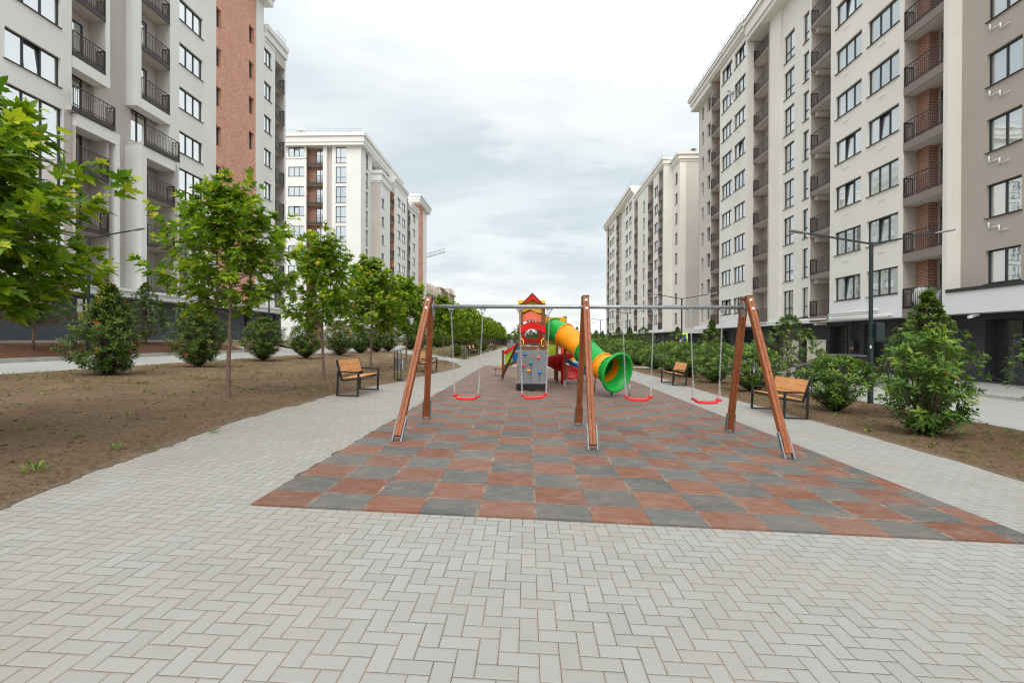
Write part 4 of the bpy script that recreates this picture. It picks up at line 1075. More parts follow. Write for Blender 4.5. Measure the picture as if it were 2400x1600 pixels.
# ------------------------------------------------------------------ play tower with its slides
def wave_panel(x0, x1, top, bot, n=18):
    pts = [(x0 + (x1 - x0) * i / n, bot(i / n)) for i in range(n + 1)] + [(x0 + (x1 - x0) * (n - i) / n, top((n - i) / n)) for i in range(n + 1)]
    return pts
def make_tower():
    T = thing('play_tower', 'multicoloured timber play tower with climbing panel, red gable and tube slide', 'playground equipment', (0.13, 15.3, 0.0))
    L = Vector(T.location)
    def P(x, y, z): return Vector((x, y, z)) - L
    def panel(name, poly, y, th, mat, bev=0.006):
        m = MB(); m.prism(poly, lambda u, v, d: P(u, y + d, v), 0, th); return m.build(name, M[mat], T, bevel=bev)
    def post(x, y, z1, z0=None, metal=True, w=0.095):
        g = gz(x) + 0.015 if z0 is None else z0
        m = MB(); m.bar(P(x, y, g + (0.24 if metal else 0)), P(x, y, z1), w, w, 0, (0, 1, 0), 0.006)
        o = m.build('post', M['wood_play'], T)
        if metal:
            f = MB(); f.box(P(x - 0.043, y - 0.043, g), P(x + 0.043, y + 0.043, g + 0.26)); f.build('post_foot', M['galv'], o)
        c = MB(); c.box(P(x - 0.055, y - 0.055, z1), P(x + 0.055, y + 0.055, z1 + 0.02)); c.build('post_cap', M['rail'], o)
        return o
    cos = math.cos
    xa, xb = -0.225, 0.482; xm = (xa + xb) / 2
    for x in (xa, xb):
        post(x, 14.46, 2.0); post(x, 15.22, 2.66); post(x, 16.10, 2.66)
    # climbing panel with wavy edges
    n = 24; L_, R_ = [], []
    for i in range(n + 1):
        z = 0.235 + 1.01 * i / n; q = 0.035 * (1 - cos(2 * PI * 3 * i / n)) / 2
        L_.append((-0.335 + q + (0.05 if i in (0, n) else 0), z)); R_.append((0.575 - q - (0.05 if i in (0, n) else 0), z))
    cpn = panel('climbing_panel', L_[::-1] + R_, 14.33, 0.02, 'greypanel', 0.004)
    cpn['label'] = 'grey climbing panel with six coloured holds'
    holds = [(-0.09, 1.105, 'blue', (1.5, 0.8)), (0.305, 1.02, 'salmon', (1.2, 1.1)), (0.085, 0.845, 'teal', (1.35, 1.15)), (-0.135, 0.78, 'pink', (1.35, 0.95)), (0.02, 0.625, 'amber', (1.6, 1.1)), (0.345, 0.57, 'blue', (1.35, 1.15))]
    for x, z, c, sq in holds:
        h = MB(); rows = []
        for i in range(5):
            rr = 0.040 * (1.0, 1.0, 0.85, 0.55, 0.05)[i]; dy = (0, 0.012, 0.026, 0.034, 0.036)[i]
            rows.append([P(x + rr * sq[0] * (1 + 0.13 * math.sin(3 * a + z * 20)) * cos(a), 14.33 - dy, z + rr * sq[1] * math.sin(a)) for a in [2 * PI * k / 14 for k in range(14)]])
        h.grid(rows, 0, True, True, False, True); hb = h.build('climbing_hold', M[c], T)
        hb['label'] = {'blue': 'blue', 'salmon': 'salmon', 'teal': 'teal', 'pink': 'pink', 'amber': 'amber'}[c] + ' climbing hold'
        bo = MB(); bo.ball(P(x, 14.33 - 0.036, z), 0.010, 6); bo.build('bolt', M['rail'], hb)
    dr = MB()
    for x, z, l, w_ in ((-0.085, 1.07, 0.22, 0.006), (0.295, 0.97, 0.36, 0.008), (0.10, 0.80, 0.5, 0.014), (0.075, 0.80, 0.4, 0.008), (-0.135, 0.74, 0.38, 0.011), (0.0, 0.58, 0.2, 0.007), (0.035, 0.58, 0.16, 0.008), (0.345, 0.52, 0.24, 0.02)):
        dr.face([P(x - w_, 14.3285, z), P(x + w_, 14.3285, z), P(x + w_ * 0.6, 14.3285, z - l), P(x - w_ * 0.6, 14.3285, z - l)])
    dr.build('dirt_run', M['drip'], cpn)
    bl = MB()
    for x, z in ((-0.26, 1.2), (0.50, 1.2), (-0.30, 0.30), (-0.27, 0.30), (-0.24, 0.30), (0.46, 0.28), (0.49, 0.28), (0.53, 0.28)): bl.ball(P(x, 14.325, z), 0.010, 6)
    bl.build('bolt', M['bolt'], cpn)
    poly = [(-0.335, 0.03), (-0.345, 0.20), (-0.32, 0.235), (0.53, 0.235), (0.545, 0.19)] + [(0.545 - 0.88 * i / 20, 0.02 + 0.045 * (1 - cos(2 * PI * 2 * i / 20)) / 2 + (0.035 if i in (0,) else 0)) for i in range(1, 20)]
    panel('black_skirt', poly, 14.30, 0.02, 'blackpanel', 0.003)
    # deck, rails, handles
    d = MB(); d.box(P(xa - 0.04, 14.42, 1.235), P(xb + 0.04, 16.15, 1.275)); d.build('deck', M['wood_play'], T)
    for z, y, h in ((1.255, 14.38, 0.085), (1.36, 16.0, 0.09), (1.38, 15.1, 0.03)):
        r = MB(); r.box(P(xa + 0.03, y, z), P(xb - 0.03, y + 0.045, z + h)); r.build('rail', M['wood_play'], T)
    for x, s in ((xa + 0.03, 1), (xb - 0.03, -1)):
        h = MB(); h.tube([P(x, 14.40, 1.345), P(x + s * 0.035, 14.33, 1.36), P(x + s * 0.06, 14.32, 1.41), P(x + s * 0.06, 14.32, 1.50), P(x + s * 0.035, 14.33, 1.55), P(x, 14.40, 1.565)], 0.014, 8)
        h.ball(P(x, 14.395, 1.345), 0.026, 8); h.ball(P(x, 14.395, 1.565), 0.026, 8)
        h.build('handle', M['yellow'], T)
    br = MB()
    for x, z in ((-0.335, 1.19), (-0.33, 0.80), (-0.335, 0.46), (0.575, 1.2), (0.30, 1.245)):
        br.box(P(x - 0.03, 14.36, z - 0.03), P(x + 0.03, 14.42, z + 0.03)); br.ball(P(x, 14.35, z + 0.02), 0.022, 8)
    br.build('clamp', M['amber'], T)
    # panels from the bottom up
    panel('arch_panel', wave_panel(-0.262, 0.518, lambda t: 1.975 + 0.115 * math.sin(PI * max(0, min(1, (t - 0.12) / 0.76))) ** 1.3, lambda t: 1.755 + 0.105 * math.sin(PI * max(0, min(1, (t - 0.1) / 0.8))) ** 0.8), 14.375, 0.02, 'red')['label'] = 'bright red arched panel over the climbing opening'
    # rear red panel with an oval opening
    U = [(xa, 1.44), (xb, 1.44), (xb, 1.98), (0.365, 1.98)]
    U += [(xm + 0.235 * cos(a), 1.70 + 0.165 * math.sin(a)) for a in [R(70 - i * 16) for i in range(20)] if True][:0]
    inner = [(xm + 0.245 * cos(R(60 - 300 * i / 26)), 1.715 + 0.185 * math.sin(R(60 - 300 * i / 26)) + 0.03 * math.exp(-((i - 13) / 3.0) ** 2)) for i in range(27)]
    U = [(xa, 1.44), (xb, 1.44), (xb, 2.0), (xm + 0.15, 2.0)] + inner + [(xm - 0.15, 2.0), (xa, 2.0)]
    panel('window_panel', U, 16.02, 0.02, 'darkred')
    panel('arch_panel', wave_panel(xa, xb, lambda t: 2.02 + 0.13 * math.sin(PI * t) ** 1.5, lambda t: 1.96 + 0.05 * math.sin(PI * t)), 15.98, 0.02, 'darkred')
    sal = lambda t, a: a * math.exp(-((t - 0.53) / 0.24) ** 2)
    panel('wave_panel', wave_panel(xa - 0.06, xb - 0.05, lambda t: 2.325 + sal(t, 0.12), lambda t: 2.085 + sal(1.06 - t, 0.10)), 15.275, 0.02, 'salmon')
    panel('wave_panel', wave_panel(xa - 0.10, xb + 0.055, lambda t: 2.79, lambda t: 2.375 + 0.115 * math.exp(-((t - 0.44) / 0.2) ** 2)), 15.285, 0.02, 'yellow')
    panel('wave_panel', wave_panel(xa - 0.08, xb + 0.055, lambda t: 2.79, lambda t: 2.33 + 0.115 * math.exp(-((t - 0.44) / 0.2) ** 2)), 16.16, 0.02, 'amber')  # rear yellow board in shade: the shade is put into its amber colour
    for s in (-1, 1):
        r = MB(); r.prism([(xm, 3.005), (xm + s * 0.40, 2.60), (xm + s * 0.40, 2.57), (xm, 2.972)], lambda u, v, dd: P(u, dd, v), 15.04, 16.22); r.build('roof_board', M['wood_play'], T)
    gb = [(xm + (-0.295 + 0.59 * i / 16), 2.70 + 0.085 * math.exp(-((i - 8) / 3.0) ** 2)) for i in range(17)]
    panel('gable_panel', gb + [(xm, 2.962)], 15.06, 0.02, 'red'); panel('gable_panel', [(u, v - 0.02) for u, v in gb] + [(xm, 2.95)], 16.17, 0.02, 'darkred')
    # tube slide entry panel
    post(1.225, 16.08, 2.30)
    panel('entry_panel', [(0.54, 1.38), (1.24, 1.38), (1.24, 2.285), (0.54, 2.285)], 15.985, 0.02, 'amber')
    # tube slide
    ctrl = [Vector(p) for p in ((0.86, 16.0, 1.86), (1.00, 15.75, 1.79), (1.30, 15.4, 1.60), (1.74, 14.8, 1.215), (2.06, 14.24, 0.88), (2.28, 13.86, 0.72), (2.49, 13.56, 0.635))]
    def cr(t):
        n = len(ctrl) - 1; f = t * n; i = min(int(f), n - 1); u = f - i
        p0, p1, p2, p3 = ctrl[max(i - 1, 0)], ctrl[i], ctrl[i + 1], ctrl[min(i + 2, n)]
        return 0.5 * ((2 * p1) + (p2 - p0) * u + (2 * p0 - 5 * p1 + 4 * p2 - p3) * u * u + (3 * p1 - p0 - 3 * p2 + p3) * u ** 3)
    def ring(c, tdir, r, n=30):
        a = tdir.cross(Vector((0, 0, 1))).normalized(); b2 = a.cross(tdir).normalized()
        return [c + (a * cos(2 * PI * k / n) + b2 * math.sin(2 * PI * k / n)) * r - L for k in range(n)]
    def tan(t): return (cr(min(1, t + 0.01)) - cr(max(0, t - 0.01))).normalized()
    cuts = [0.0, 0.27, 0.50, 0.735, 0.85, 1.0]; cols_ = ['green', 'orange', 'green', 'orange', 'green']
    TR = 0.365
    tube_root = None
    for (t0, t1), cc in zip(zip(cuts, cuts[1:]), cols_):
        m = MB(); rows = []
        N = 9
        last = t1 == 1.0
        for i in range(N):
            t = t0 + (t1 - t0) * i / (N - 1); rr = TR
            if last: rr = TR + 0.165 * (i / (N - 1)) ** 1.3
            rows.append(ring(cr(t), tan(t), rr))
        m.grid(rows, 0, True, True)
        fl = 0.022
        m.grid([ring(cr(t0) + tan(t0) * dd, tan(t0), rr) for dd, rr in ((0.0, TR), (0.0, TR + 0.045), (fl, TR + 0.045), (fl, TR))], 0, False, True)
        if last:
            c, td = cr(1.0), tan(1.0); rl = TR + 0.165 + 0.01
            m.grid([ring(c + td * 0.045 * math.sin(a), td, rl + 0.045 * cos(a), 36) for a in [2 * PI * i / 10 for i in range(11)]], 0, True, True)
        else:
            m.grid([ring(cr(t1) - tan(t1) * dd, tan(t1), rr) for dd, rr in ((0.002, TR), (0.002, TR + 0.045), (fl, TR + 0.045), (fl, TR))], 0, False, True)
        sg = m.build('tube_segment', M[cc], T, fix=False); sg['label'] = cc + ' section of the tube slide'
        if t0 > 0:
            bo = MB()
            for q in ring(cr(t0), tan(t0), TR + 0.03, 16): bo.ball(q + tan(t0) * 0.03, 0.011, 6)
            bo.build('bolt', M['bolt'], sg)
    lg = MB()
    for p, q in (((1.98, 14.2, 0.50), (1.98, 14.52, None)), ((2.36, 13.95, 0.30), (2.40, 14.05, None)), ((2.52, 13.95, 0.35), (2.46, 14.3, None)), ((2.88, 13.75, 0.30), (2.88, 13.8, None))):
        lg = MB(); zq = gz(q[0]) + 0.018
        lg.tube([P(*p), P(q[0], q[1], zq)], 0.019, 8); lg.box(P(q[0] - 0.05, q[1] - 0.05, zq), P(q[0] + 0.05, q[1] + 0.05, zq + 0.008)); lg.build('slide_support', M['galv'], T)
    # red spiral slide behind
    c0 = Vector((1.22, 17.25, 0)); rows = []; N = 60
    for i in range(N + 1):
        t = i / N; th = PI / 2 - t * (2.5 * PI + 0.25); z = 1.28 - 1.06 * t + gz(1.2)
        if t > 0.93: pass
        d = Vector((cos(th), math.sin(th), 0))
        sec = [(0.06, 0.16), (0.12, 0.05), (0.24, 0.0), (0.40, 0.0), (0.52, 0.05), (0.60, 0.16), (0.63, 0.26), (0.66, 0.255), (0.62, 0.12), (0.54, 0.02), (0.40, -0.04), (0.22, -0.04), (0.09, 0.02), (0.04, 0.15)]
        rows.append([c0 + d * r + Vector((0, 0, z + h)) - L for r, h in sec])
    m = MB(); m.grid(rows, 0, True, True, True, True); m.build('spiral_slide', M['darkred'], T)
    m = MB(); m.tube([P(1.22, 17.25, gz(1.2) + 0.01), P(1.22, 17.25, 1.55)], 0.05, 12); m.build('slide_column', M['red'], T)
    m = MB(); m.tube([P(1.78, 17.4, gz(1.7) + 0.01), P(1.78, 17.4, 0.2)], 0.022, 8); m.build('slide_support', M['galv'], T)
    # low rear deck with lime panel, blue platform and blue slide
    for x, y, z in ((0.62, 17.6, 1.4), (1.06, 17.6, 1.4), (0.62, 18.9, 1.4), (1.06, 18.9, 1.4)): post(x, y, z, None, False, 0.08)
    panel('side_panel', [(0.66, 0.97), (1.02, 0.97), (1.02, 1.35), (0.66, 1.35)], 17.62, 0.015, 'lime')
    m = MB(); m.box(P(0.58, 17.55, 0.80), P(1.12, 18.9, 0.86)); m.build('deck', M['wood_play'], T)
    m = MB(); m.box(P(0.56, 17.53, 0.86), P(1.13, 18.92, 0.93)); m.build('platform', M['blue'], T)
    rows = []
    for i in range(15):
        t = i / 14; z = 0.98 - 0.95 * (t if t < 0.8 else 0.8 + (t - 0.8) * 0.35) * 0.98 + 0.0; x = 1.1 + 1.5 * t; y = 18.2 + 0.9 * t
        rows.append([P(x + 0.1 * u * -0.5, y + u * 0.26, z + (0.12 if abs(u) == 1 else 0.0) - 0.05) for u in (-1, -0.9, 0, 0.9, 1)])
    m = MB(); m.grid(rows, 0, True); m.build('straight_slide', M['blue'], T)
    # left stair unit
    post(-0.955, 18.45, 1.12, None, False, 0.09); post(-0.36, 18.4, 1.55, None, False, 0.09)
    m = MB(); m.bar(P(-0.93, 17.5, gz(-0.95) + 0.16), P(-0.34, 16.25, 1.44), 0.085, 0.06, 0, (0, 1, 0)); st = m.build('stair_stringer', M['wood_play'], T)
    f = MB(); f.bar(P(-0.955, 17.555, gz(-0.95) + 0.02), P(-0.92, 17.48, 0.19), 0.075, 0.05, 0, (0, 1, 0)); f.build('stringer_foot', M['galv'], st)
    bo = MB()
    for i in range(5):
        t = 0.12 + 0.19 * i; c = Vector(P(-0.93, 17.5, 0.2)).lerp(Vector(P(-0.34, 16.25, 1.44)), t); bo.ball(c + Vector((-0.0, -0.045, 0.02)), 0.026, 8)
    bo.build('bolt', M['rail'], st)
    m = MB(); m.bar(P(-0.95, 18.3, 0.50), P(-0.38, 17.2, 0.78), 0.05, 0.11, 0, (0, 0, 1)); m.build('stair_beam', M['wood_play'], T)
    panel('handrail', [(-0.91, 0.97), (-0.40, 1.28), (-0.40, 1.40), (-0.91, 1.10)], 18.36, 0.03, 'red')
    panel('side_panel', [(-0.86, 0.53), (-0.60, 0.53), (-0.52, 1.16), (-0.86, 1.02)], 18.42, 0.015, 'lime')
    panel('side_panel', [(-0.54, 0.80), (-0.46, 0.78), (-0.24, 0.90), (-0.24, 1.35), (-0.42, 1.28), (-0.54, 1.1)], 16.85, 0.015, 'blue')
    m = MB(); m.tube([P(-0.99, 18.40, 0.42), P(-1.07, 18.38, 0.47), P(-1.09, 18.38, 0.58), P(-1.07, 18.38, 0.68), P(-0.99, 18.40, 0.73)], 0.014, 6); m.build('handle', M['yellow'], T)
    return T
make_tower()
# low table and panel behind the tower
t = thing('play_table', 'small low brown table on thin legs left of the play tower', 'table', (-1.22, 19.8, gz(-1.2)))
m = MB(); m.box((-0.22, -0.2, 0.30), (0.27, 0.2, 0.335)); m.build('table_top', M['wood_play'], t)
for sx in (-0.1, 0.22):
    m = MB(); m.tube([(sx, -0.1, 0.015), (sx, -0.1, 0.30)], 0.018, 8); m.build('leg', M['galv'], t)
t = thing('activity_board', 'plain grey activity board standing behind the stair unit of the play tower', 'playground equipment', (-0.8, 26.0, gz(-0.8)))
m = MB(); m.box((-0.30, -0.02, 0.30), (0.55, 0.02, 1.33)); m.build('panel', M['greypanel'], t)
for sx in (-0.28, 0.53):
    m = MB(); m.bar((sx, 0.05, 0.0), (sx, 0.05, 1.36), 0.08, 0.08, 0, (0, 1, 0)); m.build('post', M['wood_play'], t)
t = thing('toddler_slide', 'small blue slide unit at the back of the rubber surface, behind the swing', 'slide', (2.6, 22.4, gz(2.6)))
for sx, sy in ((-0.6, 0), (0.1, 0), (-0.6, 0.7), (0.1, 0.7)):
    m = MB(); m.bar((sx, sy, 0.0), (sx, sy, 0.75), 0.08, 0.08, 0, (0, 1, 0)); m.build('post', M['wood_play'], t)
m = MB(); m.box((-0.62, -0.02, 0.50), (0.14, 0.72, 0.56)); m.build('platform', M['blue'], t)
m = MB(); m.box((-0.62, 0.0, 0.62), (-0.55, 0.70, 0.80)); m.box((-0.5, 0.71, 0.65), (0.05, 0.74, 0.95)); m.build('side_panel', M['amber'], t)
rows = [[(0.14 + 0.9 * i / 8, y, 0.56 - 0.48 * min(1, i / 7) + (0.1 if abs(y - 0.35) > 0.27 else 0)) for y in (0.05, 0.09, 0.35, 0.61, 0.65)] for i in range(9)]
m = MB(); m.grid(rows, 0, True); m.build('chute', M['blue'], t)

# ------------------------------------------------------------------ benches
def make_bench(name, label, group):
    t = thing(name, label, 'bench', (0, 0, 0), 0, group)     # seat runs along y, people face +x
    L = 1.55; F = M['blackmetal']; w, d = 0.05, 0.03
    for y in (0.0, L):
        m = MB()
        m.bar((0.25, y, 0.0), (0.25, y, 0.60), d, w, 0, (1, 0, 0)); m.bar((-0.25, y, 0.0), (-0.25, y, 0.60), d, w, 0, (1, 0, 0))
        m.box((-0.225, y - d / 2, 0.001), (0.225, y + d / 2, 0.03)); m.box((-0.225, y - d / 2 - 0.004, 0.565), (0.225, y + d / 2 + 0.004, 0.60))
        m.build('arm_frame', F, t)
    m = MB()
    for y in (0.035, L - 0.035):
        m.bar((0.30, y, 0.43), (-0.16, y, 0.375), d, w * 0.8, 0, (0, 0, 1)); m.bar((-0.16, y, 0.36), (-0.31, y, 0.86), d, w, 0, (1, 0, 0))
    m.bar((0.30, 0.02, 0.425), (0.30, L - 0.02, 0.425), 0.03, 0.03, 0, (0, 0, 1)); m.bar((-0.30, 0.02, 0.855), (-0.30, L - 0.02, 0.855), 0.03, 0.02, 0, (0, 0, 1))
    m.build('seat_frame', F, t)
    m = MB()
    for x in (0.18, 0.02, -0.12):
        m.bar((x, 0.055, 0.4395 + x * 0.12), (x, L - 0.055, 0.4395 + x * 0.12), 0.146 if x > -0.1 else 0.11, 0.022, 0, (0.12, 0, -1))
    m.build('seat', M['slat'], t, bevel=0.003)
    m = MB(); dv = Vector((-0.15, 0, 0.50)).normalized(); nv = Vector((0.50, 0, 0.15)).normalized()
    for u, hw in ((0.20, 0.10), (0.345, 0.165), (0.4455, 0.0)):
        pass
    for u, hw in ((0.19, 0.06), (0.305, 0.145), (0.455, 0.138)):
        c = Vector((-0.16, 0, 0.36)) + dv * u + nv * 0.012
        m.bar(c + Vector((0, 0.055, 0)), c + Vector((0, L - 0.055, 0)), hw, 0.022, 0, nv)
    m.build('backrest', M['slat'], t, bevel=0.003)
    return t
B0 = make_bench('park_bench', '', 'slatted benches along the paved path')
def place_bench(x, y, rz, label, first=[True]):
    t = B0 if first[0] else copy_tree(B0)
    first[0] = False
    t.location = (x, y, gz(x) + 0.012); t.rotation_euler = (0, R(math.degrees(math.atan(SLOPE))) * (1 if abs(rz) < 90 else -1), R(rz)); t['label'] = label
place_bench(-4.36, 11.55, 0, 'orange slatted bench with black frame, nearest on the left edge of the path')
place_bench(-4.26, 19.5, 0, 'orange slatted bench left of the path, half hidden by the left swing legs')
place_bench(5.94, 12.48, 180, 'orange slatted bench with black frame behind the right swing legs')
place_bench(5.75, 20.1, 180, 'orange slatted bench on the right edge of the path, in front of the laurel hedge')
place_bench(-4.75, 40.4, 0, 'small distant orange bench on the left path edge, between two litter bins')
place_bench(-4.75, 43.0, 0, 'small distant orange bench, second of the pair beyond the far litter bin')
place_bench(-4.7, 62.5, 0, 'tiny far bench near the end of the left maple row')
place_bench(-4.7, 66.0, 0, 'tiny far bench, last one along the left path edge')

# ------------------------------------------------------------------ litter bins
def make_bin():
    t = thing('litter_bin', '', 'litter bin', (0, 0, 0), 0, 'litter bins along the path')
    m = MB()
    for x, y in ((-0.11, -0.02), (0.0, -0.05), (0.11, 0.02)):
        m.tube([(x, y, 0.0), (x, y, 0.92), (x * 0.72, y * 0.7, 0.99)], 0.014, 6)
    for z in (0.13, 0.48, 0.60, 0.73): m.bar((-0.11, -0.02, z), (0.0, -0.05, z), 0.02, 0.012); 
    m.bar((0.0, -0.05, 0.13), (0.11, 0.02, 0.14), 0.02, 0.012)
    m.box((-0.17, -0.10, 0.99), (0.17, 0.12, 1.01)); m.box((-0.20, -0.08, 0.0), (0.20, 0.10, 0.012))
    m.build('bin_frame', M['blackmetal'], t)
    m = MB(); rows = [[(0.15 * a, 0.16 + 0.13 * b, z) for a, b in ((-1, -0.8), (-0.8, -1), (0.8, -1), (1, -0.8), (1, 0.8), (0.8, 1), (-0.8, 1), (-1, 0.8))] for z in (0.34, 0.75)]
    m.grid(rows, 0, False, True, True, False); m.build('bin_bucket', M['trashbin'], t)
    m = MB(); rows = [[(0.155 * a, 0.16 + 0.135 * b, z) for a, b in ((-1, -0.8), (-0.8, -1), (0.8, -1), (1, -0.8), (1, 0.8), (0.8, 1), (-0.8, 1), (-1, 0.8))] for z in (0.72, 0.76)]
    m.grid(rows, 0, False, True); m.build('bin_rim', M['galv'], t)
    return t
N0 = make_bin(); first = True
for x, y, lab in ((-4.36, 16.05, 'grey litter bin in a black frame, between the two nearest left benches'), (-4.45, 33.9, 'small distant litter bin just before the far bench pair on the left'), (-4.3, 51.5, 'tiny far litter bin by the left path edge, beyond the bench pair')):
    t = N0 if first else copy_tree(N0); first = False
    t.location = (x, y, gz(x) + 0.02); t['label'] = lab
pl = MB(); pl.grid([[(0.17 + 0.02 * math.sin(3 * v + 5 * u) - 0.015 * u, 0.0 + 0.06 * v, 0.70 - 0.32 * u) for v in (-1, 0, 1)] for u in (0, 0.3, 0.7, 1)], 0, True)
N0c = pl.build('bin_bag', M['whitepaint'], N0)

# ------------------------------------------------------------------ lamp posts
def make_lamp():
    t = thing('street_lamp', '', 'street lamp', (0, 0, 0), 0, 'double-arm lamp posts')
    H = 4.78
    m = MB(); m.bar((0, 0, 0.012), (0, 0, 2.0), 0.11, 0.11, 0, (0, 1, 0), 0.008); m.bar((0, 0, 2.0), (0, 0, H), 0.085, 0.085, 0, (0, 1, 0), 0.008)
    m.box((-0.13, -0.13, 0), (0.13, 0.13, 0.015))
    for sx in (-1, 1):
        m.bar((sx * 0.05, 0.0, 0.02), (sx * 0.11, 0.0, 0.02), 0.02, 0.012)
        for sy in (-1, 1): m.cyl((sx * 0.10, sy * 0.10, 0.015), 0.014, 0.03, 6)
    m.build('pole', M['lampmetal'], t)
    for s in (-1, 1):
        m = MB(); m.bar((s * 0.03, 0, H - 0.04), (s * 1.85, 0, H + 0.27), 0.045, 0.05, 0, (0, 1, 0)); a = m.build('arm', M['lampmetal'], t)
        m = MB(); v = Vector((1.82 * s, 0, 0.31)).normalized()
        p = Vector((s * 1.80, 0, H + 0.265)); q = p + v * 0.58
        pr = [(-0.09, 0.0), (-0.07, 0.028), (0.07, 0.028), (0.09, 0.0), (0.07, -0.03), (-0.07, -0.03)]
        n_ = Vector((-v.z * s, 0, abs(v.x)))
        m.grid([[c + Vector((0, u * k, 0)) + n_ * (z * k) for u, z in pr] for c, k in ((p, 0.45), (p + v * 0.12, 0.7), (p + v * 0.2, 1.0), (q - v * 0.03, 1.0), (q, 0.7))], 0, False, True, True, True)
        m.build('lamp_head', M['lamphead'], a)
    return t
L0 = make_lamp(); first = True
lamps = [(10.1, 14.6, 0, 'tall dark double-arm lamp post with a green box, between the two nearest laurels'),
         (10.55, 33.6, 0, 'second double-arm lamp post on the right, behind the laurel hedge'), (10.6, 52.0, 0, 'third double-arm lamp post on the right, in front of the far cream block'),
         (10.4, 70.0, 0, 'fourth double-arm lamp post on the right, against the sky beside the far block'), (10.4, 89.0, 0, 'fifth and smallest lamp post on the right, seen past the middle swing leg'),
         (-18.35, 19.6, 1.05, 'lamp post in the bark mulch on the left, half hidden by the nearest maple'), (-19.4, 35.6, 1.0, 'dark lamp post on the left by the end of the near white block')]
for x, y, dz, lab in lamps:
    t = L0 if first else copy_tree(L0); first = False
    t.location = (x, y, gz(x) + 0.01 if x > 0 else MUL(x, y)); t['label'] = lab
    if x < -18.5: t.location.z = 1.2
m = MB(); m.box((0.055, -0.16, 1.86), (0.30, 0.13, 2.42)); m.box((0.02, -0.07, 1.9), (0.06, 0.07, 1.94)); m.box((0.02, -0.07, 2.34), (0.06, 0.07, 2.38))
m.build('control_box', M['lampmetal'], L0, bevel=0.02)
m = MB(); m.box((-0.062, -0.062, 1.66), (-0.02, -0.056, 1.75)); m.build('sticker', M['whitepaint'], L0)

# ------------------------------------------------------------------ pedestrian crossing sign
def flatmat(name, c, r=0.45):
    return plain(name, c, r, 0, 5, 0.04)
M['sign_yellow'] = flatmat('fluorescent_sign_border', (0.62, 0.80, 0.02)); M['sign_blue'] = flatmat('sign_blue', (0.01, 0.12, 0.36)); M['sign_black'] = flatmat('sign_black', (0.02, 0.02, 0.02))
t = thing('crossing_sign', 'blue pedestrian crossing sign with a fluorescent yellow border above the right-hand hedge', 'road sign', (10.5, 33.4, gz(11)))
m = MB(); m.tube([(-0.02, 0.05, 0), (-0.02, 0.05, 2.35)], 0.03, 8); m.build('post', M['blackmetal'], t)
m = MB(); m.box((-0.41, -0.01, 1.60), (0.41, 0.012, 2.42)); sg = m.build('sign_board', M['sign_yellow'], t, bevel=0.01)
m = MB(); m.box((-0.30, -0.016, 1.71), (0.30, -0.010, 2.31)); m.build('blue_field', M['sign_blue'], sg)
m = MB(); m.prism([(-0.27, 1.77), (0.27, 1.77), (0.0, 2.26)], lambda u, v, d: (u, d, v), -0.022, -0.016); m.build('white_triangle', M['whitepaint'], sg)
m = MB(); f = lambda u, v, d: (u, d, v)
m.prism([(-0.025, 2.06), (0.025, 2.06), (0.035, 2.11), (0, 2.14), (-0.035, 2.11)], f, -0.027, -0.022)
m.prism([(-0.035, 1.93), (0.035, 1.93), (0.04, 2.05), (-0.03, 2.05)], f, -0.027, -0.022)
m.prism([(-0.035, 1.93), (0.0, 1.93), (-0.07, 1.80), (-0.11, 1.80)], f, -0.0275, -0.022); m.prism([(0.005, 1.93), (0.035, 1.93), (0.10, 1.80), (0.06, 1.80)], f, -0.027, -0.022)
m.prism([(-0.03, 2.04), (-0.09, 1.95), (-0.075, 1.94), (-0.02, 2.0)], f, -0.0265, -0.022); m.prism([(0.035, 2.04), (0.10, 1.97), (0.09, 1.955), (0.03, 2.0)], f, -0.0265, -0.022)
for i in range(5): m.prism([(-0.22 + 0.1 * i, 1.775), (-0.17 + 0.1 * i, 1.775), (-0.18 + 0.1 * i, 1.795), (-0.23 + 0.1 * i, 1.795)], f, -0.0262, -0.022)
m.build('walking_figure', M['sign_black'], sg)

def text_mesh(s, size, mat, name, parent, loc, rot):
    c = bpy.data.curves.new(name, 'FONT'); c.body = s; c.size = size; c.align_x = 'CENTER'; c.align_y = 'CENTER'; c.extrude = 0.0015
    o = bpy.data.objects.new('tmp', c); C.objects.link(o)
    dg = bpy.context.evaluated_depsgraph_get(); me = bpy.data.meshes.new_from_object(o.evaluated_get(dg))
    bpy.data.objects.remove(o)
    me.materials.clear(); me.materials.append(mat)
    q = put(name, me, parent); q.location = loc; q.rotation_euler = rot
    return q
# notice on the dark shop wall, pipes and gas box, cabinets
t = thing('wall_notice', 'small white notice reading SCARA on the dark cladding, half behind the tall hornbeam', 'sign', (21.12, 27.95, 1.98))
m = MB(); m.box((-0.012, -0.36, -0.32), (0.012, 0.36, 0.32)); sg = m.build('notice_board', M['whitepaint'], t)
text_mesh('SCARA', 0.20, M['sign_black'], 'lettering', sg, (-0.0145, 0.0, -0.16), (R(90), 0, R(-90)))
for k, (y0, z) in enumerate(((-0.26, 0.14), (-0.26, 0.06))):
    m = MB(); m.box((-0.0145, y0, z), (-0.012, -y0 - 0.04 * k, z + 0.035)); m.build('small_print', M['sign_black'], sg)
t = thing('gas_meter_box', 'dark meter box with yellow marks and pipes on the shop wall above the car', 'meter box', (21.1, 31.9, 0.9))
m = MB(); m.box((-0.25, -0.25, 0.0), (0.03, 0.25, 0.62)); m.build('box', M['blackmetal'], t)
m = MB()
for y in (-0.2, 0.05, 0.2): m.tube([(-0.1, y, 0.62), (-0.1, y, 1.95)], 0.025, 6)
m.build('pipe', M['blackmetal'], t)
m = MB()
